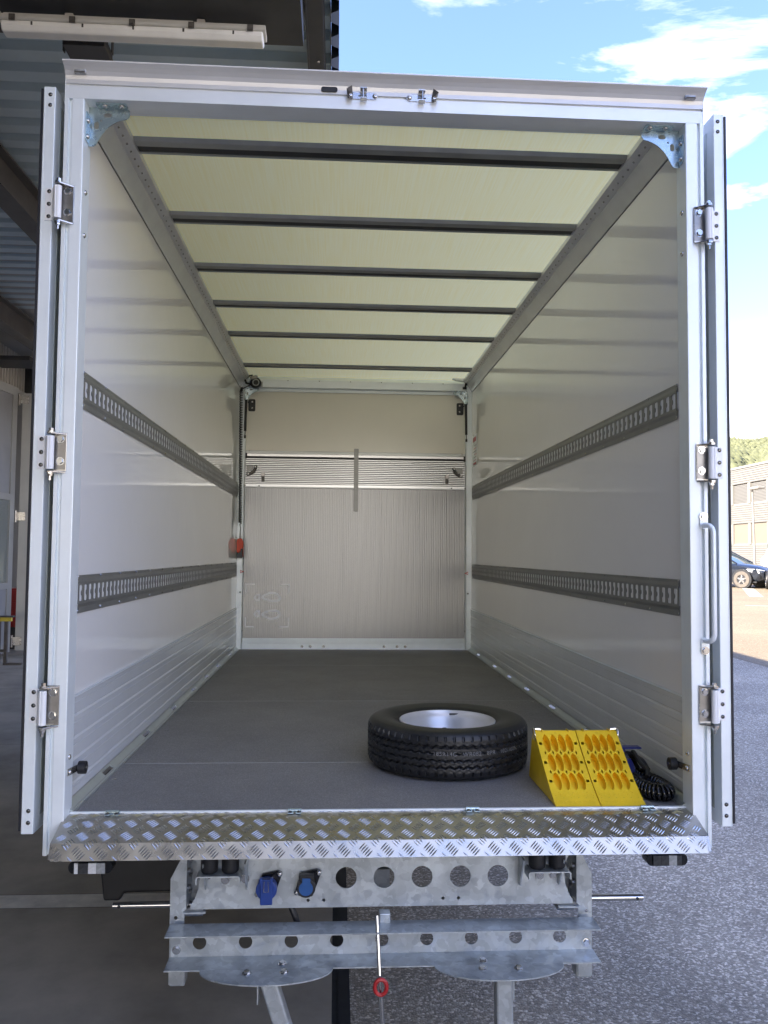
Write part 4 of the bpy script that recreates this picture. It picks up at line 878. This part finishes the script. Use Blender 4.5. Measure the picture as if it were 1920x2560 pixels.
# sockets on the cross member
def socket(xc, zc, style):
    k = .040
    outer = [(xc-.040, zc-.026), (xc-.020, zc+.036), (xc+.030, zc+.046), (xc+.046, zc+.040), (xc+.040, zc+.020), (xc+.018, zc-.040), (xc-.010, zc-.044), (xc-.030, zc-.036)]
    b = MB(); b.plate(outer, [], lambda u, v, w: (u, YC-.016+w, v), .0155); o = b.build('socket', 'blackgloss', T, bev=.004)
    if style == 0:
        c = MB(); c.cyl((xc-.003, YC-.048, zc-.002), (xc-.003, YC-.0165, zc-.002), .0335, n=26); c.build('cap', 'blue', o, bev=.003)
        MB().box(xc-.022, xc+.017, YC-.056, YC-.0485, zc-.046, zc+.034).build('cap_strap', 'blue', o, bev=.003)
        MB().box(xc-.024, xc-.015, YC-.060, YC-.045, zc+.022, zc+.040).build('cap_ear', 'blue', o, bev=.002); MB().box(xc+.010, xc+.019, YC-.060, YC-.045, zc+.022, zc+.040).build('cap_ear', 'blue', o, bev=.002)
        MB().tube([(xc-.009, YC-.059, zc+.030), (xc-.010, YC-.059, zc-.003), (xc+.005, YC-.059, zc-.003), (xc+.003, YC-.059, zc+.030)], .0012, 6).build('wire_clip', 'steel', o)
    else:
        c = MB(); c.cyl((xc-.003, YC-.042, zc-.003), (xc-.003, YC-.0165, zc-.003), .0305, n=26); c.box(xc-.026, xc+.022, YC-.044, YC-.0165, zc+.022, zc+.038); c.build('body', 'black', o, bev=.002)
        MB().cyl((xc-.003, YC-.0455, zc-.003), (xc-.003, YC-.0445, zc-.003), .0225, n=26).build('cap', 'bluel', o); MB().box(xc-.015, xc+.011, YC-.0472, YC-.0458, zc+.008, zc+.030).build('cap_tab', 'bluel', o)
    fix(SBOLT, 'bolt', (xc+.037, YC-.0162, zc+.036), o); fix(SBOLT, 'bolt', (xc-.034, YC-.0162, zc-.026), o)
socket(-.377, -.222, 0); socket(-.251, -.219, 1)
MB().tube([(-.31, YC+.02, -.29), (-.29, YC+.01, -.33), (-.275, YC+.02, -.38), (-.272, YC+.04, -.44), (-.29, YC+.10, -.50)], .010, 10).build('supply_cable', 'black', T, smooth=True)
# underrun channel with round holes
b = MB(); hl = [circ(-.590+.1455*i, -.391, .0215, 22) for i in range(9)]
b.plate([(-.680, -.4345), (.680, -.4345), (.680, -.3375), (-.680, -.3375)], hl, lambda u, v, w: (u, w, v), .004)
b.box(-.684, .684, -.085, .004, -.3373, -.3333); b.box(-.684, .684, -.085, .004, -.4388, -.4347); ub = b.build('underrun_channel', 'galv', T)
for s in (-1, 1): fix(BOLT, 'bolt', (s*.662, -.0002, -.412), ub)
def gusset(xc, bolts):
    w = .205; o_ = [(xc-w, -.0855)]+[(xc+w*sin(a)*1.0, -.0855-.096*cos(a)) for a in [-pi/2+pi*i/24 for i in range(1, 24)]]+[(xc+w, -.0855)]
    b = MB(); b.plate(o_, [], lambda u, v, t_: (u, v, -.4388+t_), .004); g_ = b.build('gusset_plate', 'galv', T)
    for x, y in bolts: fix(BOLT, 'bolt', (x, y, -.4346), g_, '+z')
gusset(-.370, ((-.428, -.110), (-.324, -.055), (-.315, -.108))); gusset(.357, ((.310, -.062), (.300, -.109), (.413, -.114)))
for s, dx in ((-1, .115), (1, .003)):
    x = s*.362; zt, zb = -.4392, gz(-.1)+.012
    q = [(x-.026, -.150), (x+.026, -.150), (x+.026, -.098), (x-.026, -.098)]
    b = MB(); b.add([(u, v, zt) for u, v in q]+[(u+dx, v, zb) for u, v in q], [(0, 1, 2, 3), (7, 6, 5, 4), (0, 4, 5, 1), (1, 5, 6, 2), (2, 6, 7, 3), (3, 7, 4, 0)]); lg = b.build('support_leg', 'galv', T, bev=.006)
    MB().box(x+dx-.05, x+dx+.05, -.175, -.073, gz(-.1)+.0, zb-.0005).build('leg_foot', 'galv2', lg, bev=.003)
    MB().prism([(x+s*.027, -.4394), (x+s*.070, -.4394), (x+s*.066, -.4434), (x+s*.031, -.446), (x+s*.031, -.51), (x+s*.027, -.51)], 'y', -.145, -.10).build('leg_clip', 'galv', lg)
# centre release rod with red ring
b = MB(); b.cyl((-.028, -.06, -.29), (-.020, -.11, -.46), .006, n=10); b.cyl((-.020, -.11, -.46), (.002, -.12, gz(-.1)+.03), .0075, n=12); rr_ = b.build('release_rod', 'bolt', T, smooth=True)
MB().tube([(-.018+.0185*cos(a), -.128, -.475+.023*sin(a)) for a in [2*pi*i/24 for i in range(24)]], .0062, 10, closed=True).build('red_ring', 'red', rr_, smooth=True)
MB().box(-.018, .018, -.012, .025, -.345, -.305).build('rod_guide', 'galv', T, bev=.004)
# marker lamps under the step
for s in (-1, 1):
    xc = s*.923 if s < 0 else .915; b = MB(); b.plate(rrect(xc-.068, xc+.068, -.152, -.113, .018), [], lambda u, v, w: (u, -.052+w, v), .045); lm = b.build('marker_lamp', 'blackgloss', T, bev=.004)
    if s < 0: cells = [(-.048, -.037, 'refl'), (-.036, -.006, 'lensd'), (-.005, .019, 'refl'), (.020, .046, 'lens')]
    else: cells = [(-.048, -.022, 'lensd'), (-.021, .003, 'lensd'), (.004, .030, 'lens'), (.031, .046, 'lensd')]
    for a, c, mt in cells: MB().box(xc+a, xc+c, -.058, -.0535, -.1495, -.1175).build('lens', mt, lm)
    MB().box(xc-.03, xc+.03, -.04, .03, -.1128, -.0925).build('lamp_bracket', 'black', lm)
# black storage box on the left, axles and wheels further in
MB().prism([(-1.128, -.46), (-1.112, -.588), (-1.045, -.588), (-1.028, -.556), (-.70, -.553), (-.70, -.16), (-1.128, -.16)], 'y', .80, 1.45).build('storage_box', 'black', T, bev=.01)
MB().tube([(-.92, .78, -.165), (-.90, .775, -.185), (-.87, .775, -.180), (-.86, .78, -.165)], .006, 8).build('red_hose', 'red', T)
for y in (2.35, 3.10):
    MB().cyl((-.93, y, gz(y)+.33), (.93, y, gz(y)+.33), .035, n=14).build('axle', 'galv2', T)
    for s in (-1, 1):
        w = MB().lathe([(.19, -.085), (.30, -.09), (.325, -.07), (.325, .07), (.30, .09), (.19, .085)], (s*.98, y, gz(y)+.325), 36, 'x').build('trailer_wheel', 'tyre', T, smooth=True)
        MB().lathe([(.0, .03*s), (.10, .04*s), (.13, .0), (.18, .02*s), (.195, .075*s)], (s*.98, y, gz(y)+.325), 30, 'x').build('rim', 'rim', w, smooth=True)
MB().box(-.05, .05, .5, 6.2, -.45, -.36).build('drawbar', 'galv2', T)

# ================================================================== THINGS ON THE FLOOR
# ---- spare wheel
SW = Vector((.296, .690, 0)); sw = empty('spare_wheel', SW, 'spare trailer wheel with silver rim lying flat on the grey floor', 'wheel')
R = .3275; HT = .188; zc = HT/2+.001
prof = []    # (r, h, kind)
NT = 540
def tri(x): x = x % 1; return abs(2*x-1)*2-1
vs = []; rows = []
tread = [i/44*2-1 for i in range(45)]
side = [(.985, .074), (.965, .082), (.94, .0865), (.925, .0895), (.905, .0905), (.88, .0925), (.84, .094), (.79, .0935), (.74, .091), (.70, .0875), (.668, .085), (.662, .0835), (.640, .080), (.622, .074), (.607, .070)]
b = MB()
for i in range(NT):
    th = 2*pi*i/NT
    col_ = []
    for r, h in reversed(side): col_.append((R*r, -h))
    for t_ in tread:
        h = t_*.072; r = R*(1-.004*t_*t_-.010*max(0, abs(t_)-.85)/.15)
        for g0, amp, fr, wd, dp in ((-.52, .055, 60, .060, .0085), (.52, .055, 60, .060, .0085), (-.18, .045, 60, .042, .0075), (.20, .045, 60, .042, .0075)):
            d = abs(t_-g0-amp*tri(i/NT*fr+(.5 if g0 > 0 else 0)))
            if d < wd: r -= dp*min(1, (wd-d)/wd*2.2)
        if abs(t_) > .80:       # shoulder slits
            q = (i/NT*60) % 1
            if abs(q-.5) < .06: r -= .006
        elif abs(t_) < .12:
            q = (i/NT*60+.25*t_) % 1
            if abs(q-.5) < .05: r -= .0025
        else:
            q = (i/NT*120+t_) % 1
            if abs(q-.5) < .05: r -= .0022
        col_.append((r, h))
    for r, h in side: col_.append((R*r, h))
    b.v += [(SW.x+r*cos(th), SW.y+r*sin(th), zc+h) for r, h in col_]; m = len(col_)
for i in range(NT):
    j = (i+1) % NT
    for k in range(m-1): b.f.append((i*m+k, j*m+k, j*m+k+1, i*m+k+1))
ty_ = b.build('tyre', 'tyre', sw, smooth=True, ang=40)
b = MB(); b.lathe([(.197, .070), (.1985, .076), (.196, .0785), (.191, .078), (.188, .072), (.185, .064), (.178, .058), (.174, .050), (.168, .030), (.160, .010), (.152, -.006), (.140, -.014), (.126, -.006), (.112, .012), (.096, .022), (.074, .025), (.052, .022), (.050, .016), (.036, .016), (.034, -.03)], (SW.x, SW.y, zc), 72, 'z')
rm = b.build('rim', 'rim', sw, smooth=True)
for k in range(5):
    a = 2*pi*k/5+.35; MB().cyl((SW.x+.068*cos(a), SW.y+.068*sin(a), zc+.0235), (SW.x+.068*cos(a), SW.y+.068*sin(a), zc+.0275), .0085, n=14).build('bolt_hole', 'beamd', rm)
MB().cyl((SW.x, SW.y, zc-.03), (SW.x, SW.y, zc-.025), .0345, n=24).build('hub_hole', 'beamd', rm)
a = 1.25; MB().box(SW.x+.17*cos(a)-.02, SW.x+.17*cos(a)+.02, SW.y+.185*sin(a)-.004, SW.y+.185*sin(a)+.002, zc+.060, zc+.067).build('balance_weight', 'rust', rm)
# moulded size text round the tread
fc = bpy.data.curves.new('tyre_text', 'FONT'); fc.body = '185R14C   WR082   8PR   102/100N   C-SPR/102N'; fc.size = .0215; fc.space_character = 1.12
fo_ = bpy.data.objects.new('tyre_text', fc); col.objects.link(fo_)
bpy.context.view_layer.update()
me = bpy.data.meshes.new_from_object(fo_.evaluated_get(bpy.context.evaluated_depsgraph_get())); bpy.data.objects.remove(fo_)
bm = bmesh.new(); bm.from_mesh(me); bmesh.ops.triangulate(bm, faces=bm.faces); bmesh.ops.subdivide_edges(bm, edges=[e for e in bm.edges if e.calc_length() > .006], cuts=1)
a0 = -pi/2-.30
for v in bm.verts:
    a = a0+v.co.x/R; rr = R+.0006; v.co = Vector((rr*cos(a), rr*sin(a), v.co.y+.006))
bm.to_mesh(me); bm.free(); me.materials.clear(); me.materials.append(M['ink']); place(me, 'size_lettering', (SW.x, SW.y, zc), sw)

# ---- wheel chocks
def chock(x0, lab):
    w = .154; r_ = empty('wheel_chock', (x0+w/2, .27, 0), lab, 'wheel chock', 'yellow wheel chocks on the trailer floor')
    # concave ramp: y(s), z(s)
    def ramp(t): # t 0 front tip .. 1 top
        t = max(t, 0.0); y = .072+.300*t; z = .004+.188*(t**1.22)
        return y, z
    yb, zt = .462, .192
    def fn(u, t, d):
        t = max(t, 0.0); y, z = ramp(t); y2, z2 = ramp(t+.001); dy, dz = y2-y, z2-z; l = math.hypot(dy, dz)
        return (x0+u, y+dz/l*d, z-dy/l*d)
    holes = []; cw = .0285; cells = []
    rowsT = [(.24, .47), (.485, .715), (.73, .955)]
    for ri, (a, c) in enumerate(rowsT):
        for k in range(4):
            cx = .0345+k*.0285+(.0)
            lens = []
            n = 8
            for i in range(n+1): q = i/n; lens.append((cx-cw*.47*(max(0, sin(pi*q))**.6*.86+.13), a+(c-a)*q))
            for i in range(n+1): q = 1-i/n; lens.append((cx+cw*.47*(max(0, sin(pi*q))**.6*.86+.13), a+(c-a)*q))
            holes.append(lens); cells.append(lens)
        for k in range(5):     # small diamonds between rows
            if ri < 2:
                cx = .02025+k*.0285; tm = (c+rowsT[ri+1][0])/2
                holes.append([(cx, tm-.030), (cx+.0035, tm), (cx, tm+.030), (cx-.0035, tm)])
    for t_ in (.36, .60, .84):
        for xx in (.011, w-.011): holes.append(oval(xx, t_, .011, .038, 4))
    top = [(0, 0), (w, 0)]+[(w, q/12) for q in range(1, 12)]+[(w, 1), (0, 1)]+[(0, q/12) for q in range(11, 0, -1)]
    b = MB(); b.plate(top, holes, fn, .003)
    b.build('ramp_face', 'yellow', r_)
    # cell walls run straight back into the body
    b = MB()
    for lens in cells:
        n = len(lens); f0 = [fn(u, t, .0032) for u, t in lens]; bk = [(p[0]*.75+.25*(x0+w/2) if False else p[0], min(p[1]+.026, yb-.01), p[2]*.86) for p in f0]
        b.add(f0+bk, [(i, (i+1) % n, n+(i+1) % n, n+i) for i in range(n)]+[tuple(range(n, 2*n))])
    b.build('cell_walls', 'yellow', r_, recalc=False)
    # sides, back and base
    sidep = [ramp(i/14) for i in range(15)]
    for xx in (x0+.0005, x0+w-.0045):
        b = MB(); b.prism([(y, z-.0035) if z > .006 else (y, .001) for y, z in sidep]+[(sidep[-1][0]+.030, zt-.006), (sidep[-1][0]+.042, zt-.03), (yb, .001)], 'x', xx, xx+.004); b.build('side_wall', 'yellow', r_)
    b = MB(); b.prism([(sidep[-1][0]+.0005, zt-.001), (sidep[-1][0]+.030, zt-.004), (sidep[-1][0]+.042, zt-.028), (yb, .002), (yb-.006, .002), (sidep[-1][0]+.036, zt-.03), (sidep[-1][0]+.026, zt-.009), (sidep[-1][0]+.0005, zt-.006)], 'x', x0+.005, x0+w-.005); b.build('back_wall', 'yellow', r_)
    # tread studs and dots on the lip
    q = MB()
    for row, t_ in enumerate((.05, .085, .165, .20)):
        for k in range(9):
            u = .012+k*.0163; d = 1 if (k+row) % 2 else -1
            a, c = fn(u-.004, t_-.008*d, -.0006), fn(u+.004, t_+.008*d, -.0006); q.tube([a, c], .0009, 5)
    q.build('lip_studs', 'yellow', r_, kind='stuff')
    q = MB()
    for k in range(6):
        p0 = Vector(fn(.012+k*.026, .125, -.0002)); p1 = Vector(fn(.012+k*.026, .125, .002)); q.cyl(p0, p1, .0026, n=8)
    q.build('lip_holes', 'beamd', r_, kind='stuff')
    for d in (.028, w-.028):
        q = MB(); q.box(x0+d-.0015, x0+d+.0015, sidep[-1][0]-.012, sidep[-1][0]+.02, zt-.003, zt+.004); q.build('top_rib', 'yellow', r_)
    q = MB(); q.add([fn(u+.077, t_, -.0005) for u, t_ in circ(0, 0, .0065, 14)] and [fn(.077+u, .955+t_*5, -.0006) for u, t_ in circ(0, 0, .0065, 14)], [tuple(range(14))]); q.build('round_mark', 'yellow', r_)
    return r_
c1 = chock(.583, 'yellow plastic wheel chock nearer the spare wheel')
c2 = chock(.741, 'yellow plastic wheel chock next to the coiled black hose')
for xr, par, s in ((.588, c1, -1), (.890, c2, 1)):
    pts = [(xr+s*(.006+.004*sin(a)), .372+.018*cos(a), .176+.026*sin(a)) for a in [2*pi*i/20 for i in range(20)]]
    MB().tube(pts, .0022, 8, closed=True).build('steel_ring', 'bolt', par, smooth=True); MB().cyl((xr-s*.018, .372, .197), (xr+s*.004, .372, .199), .006, n=10).build('ring_clasp', 'bolt', par, smooth=True)

# ---- coiled hose with blue couplings
hs = empty('coiled_hose', (.96, .18, 0), 'black coiled air hose with blue couplings beside the wheel chocks', 'hose')
def bez(P, n):
    out = []; P = [Vector(p) for p in P]
    for i in range(len(P)-1):
        p0 = P[max(i-1, 0)]; p1 = P[i]; p2 = P[i+1]; p3 = P[min(i+2, len(P)-1)]
        for k in range(n):
            t = k/n; out.append(.5*((2*p1)+(p2-p0)*t+(2*p0-5*p1+4*p2-p3)*t*t+(3*p1-p0-3*p2+p3)*t**3))
    out.append(P[-1]); return out
spine = bez([(.918, .31, .032), (.914, .255, .031), (.922, .20, .031), (.937, .155, .031), (.962, .125, .031), (.990, .132, .031), (.998, .18, .032), (.990, .24, .033), (.972, .295, .034), (.965, .33, .035)], 64)
hel = []; N_ = len(spine); turns = 30
for i, p in enumerate(spine):
    d = (spine[min(i+1, N_-1)]-spine[max(i-1, 0)]).normalized(); u_ = Vector((0, 0, 1)); u_ = (u_-d*u_.dot(d)).normalized(); w_2 = d.cross(u_); a = 2*pi*turns*i/(N_-1)
    hel.append(p+(.0245*cos(a))*u_+(.0245*sin(a))*w_2)
MB().tube(hel, .0056, 8).build('coil', 'blackgloss', hs, smooth=True, ang=180)
MB().tube(bez([hel[-1], (.955, .36, .09), (.948, .335, .12), (.955, .29, .095), (.968, .25, .075), (.955, .22, .06)], 14), .0085, 10).build('hose_end', 'black', hs, smooth=True)
rb_ = MB(); ps = bez([(.926, .365, .105), (.950, .345, .104), (.968, .305, .092), (.975, .27, .070)], 12)
for i in range(0, len(ps)-1): 
    d = (ps[i+1]-ps[i]).normalized(); rb_.cyl(ps[i]-d*.001, ps[i]+d*.0028, .0125, n=12); rb_.cyl(ps[i], ps[i+1], .0098, n=10)
rb_.build('bend_protector', 'black', hs, smooth=True)
b = MB(); b.cyl((.912, .352, .086), (.934, .352, .098), .024, n=20); b.build('coupling_head', 'black', hs, smooth=True, bev=.002)
b = MB(); b.box(.905, .985, .345, .385, .128, .134); b.box(.905, .925, .350, .38, .112, .1275); b.build('coupling_cover', 'darkblue', hs, bev=.003)
b = MB(); b.cyl((.912, .300, .072), (.926, .290, .078), .032, .029, n=22); b.build('blue_cap', 'darkblue', hs, smooth=True, bev=.002)
MB().tube(bez([(.93, .29, .05), (.945, .26, .045), (.97, .27, .04), (.985, .31, .038)], 10), .011, 10).build('lower_hose', 'black', hs, smooth=True)

# ---- hand control on its spiral cable
rc = empty('hand_control', (-1.012, 4.50, .80), 'orange hand control hanging on a black spiral cable in the far left corner', 'hand control')
yr = 4.495; xr = -1.012
b = MB(); b.prism([(xr-.026, .862), (xr-.012, .850), (xr+.004, .862), (xr+.010, .890), (xr+.027, .890), (xr+.027, .955), (xr+.018, .976), (xr-.018, .976), (xr-.027, .960)], 'y', yr-.018, yr+.018); b.build('shell', 'orange', rc, bev=.004)
MB().prism([(xr-.022, .806), (xr+.020, .806), (xr+.024, .82), (xr+.0262, .889), (xr+.0105, .889), (xr+.004, .861), (xr-.012, .849), (xr-.0262, .861), (xr-.025, .82)], 'y', yr-.0165, yr+.0165).build('grip', 'black', rc, bev=.004)
MB().box(xr+.0275, xr+.0305, yr-.014, yr+.014, .815, .950).build('rim_guard', 'orange', rc)
b = MB(); 
for k in range(7): b.lathe([(.0, 0), (.0095-.0007*k, 0), (.0095-.0007*k, .006), (.0, .006)], (xr, yr, .9765+k*.0085), 12, 'z')
b.build('cable_sleeve', 'black', rc)
hel = []; z0_, z1_ = 1.115, 2.285; nt_ = 78
for i in range(nt_*10+1):
    q = i/(nt_*10); a = 2*pi*nt_*q; hel.append((-1.015-.010*q+.0125*cos(a), yr+.0125*sin(a), z0_+(z1_-z0_)*q))
MB().tube([(xr, yr, 1.035), (xr+.002, yr, 1.07), (xr-.004, yr, 1.10)]+hel, .0040, 6).build('spiral_cable', 'black', rc, smooth=True, ang=180)
MB().cyl((-1.024, yr, 2.2855), (-1.022, yr+.03, 2.315), .012, n=12).build('cable_holder', 'black', rc)
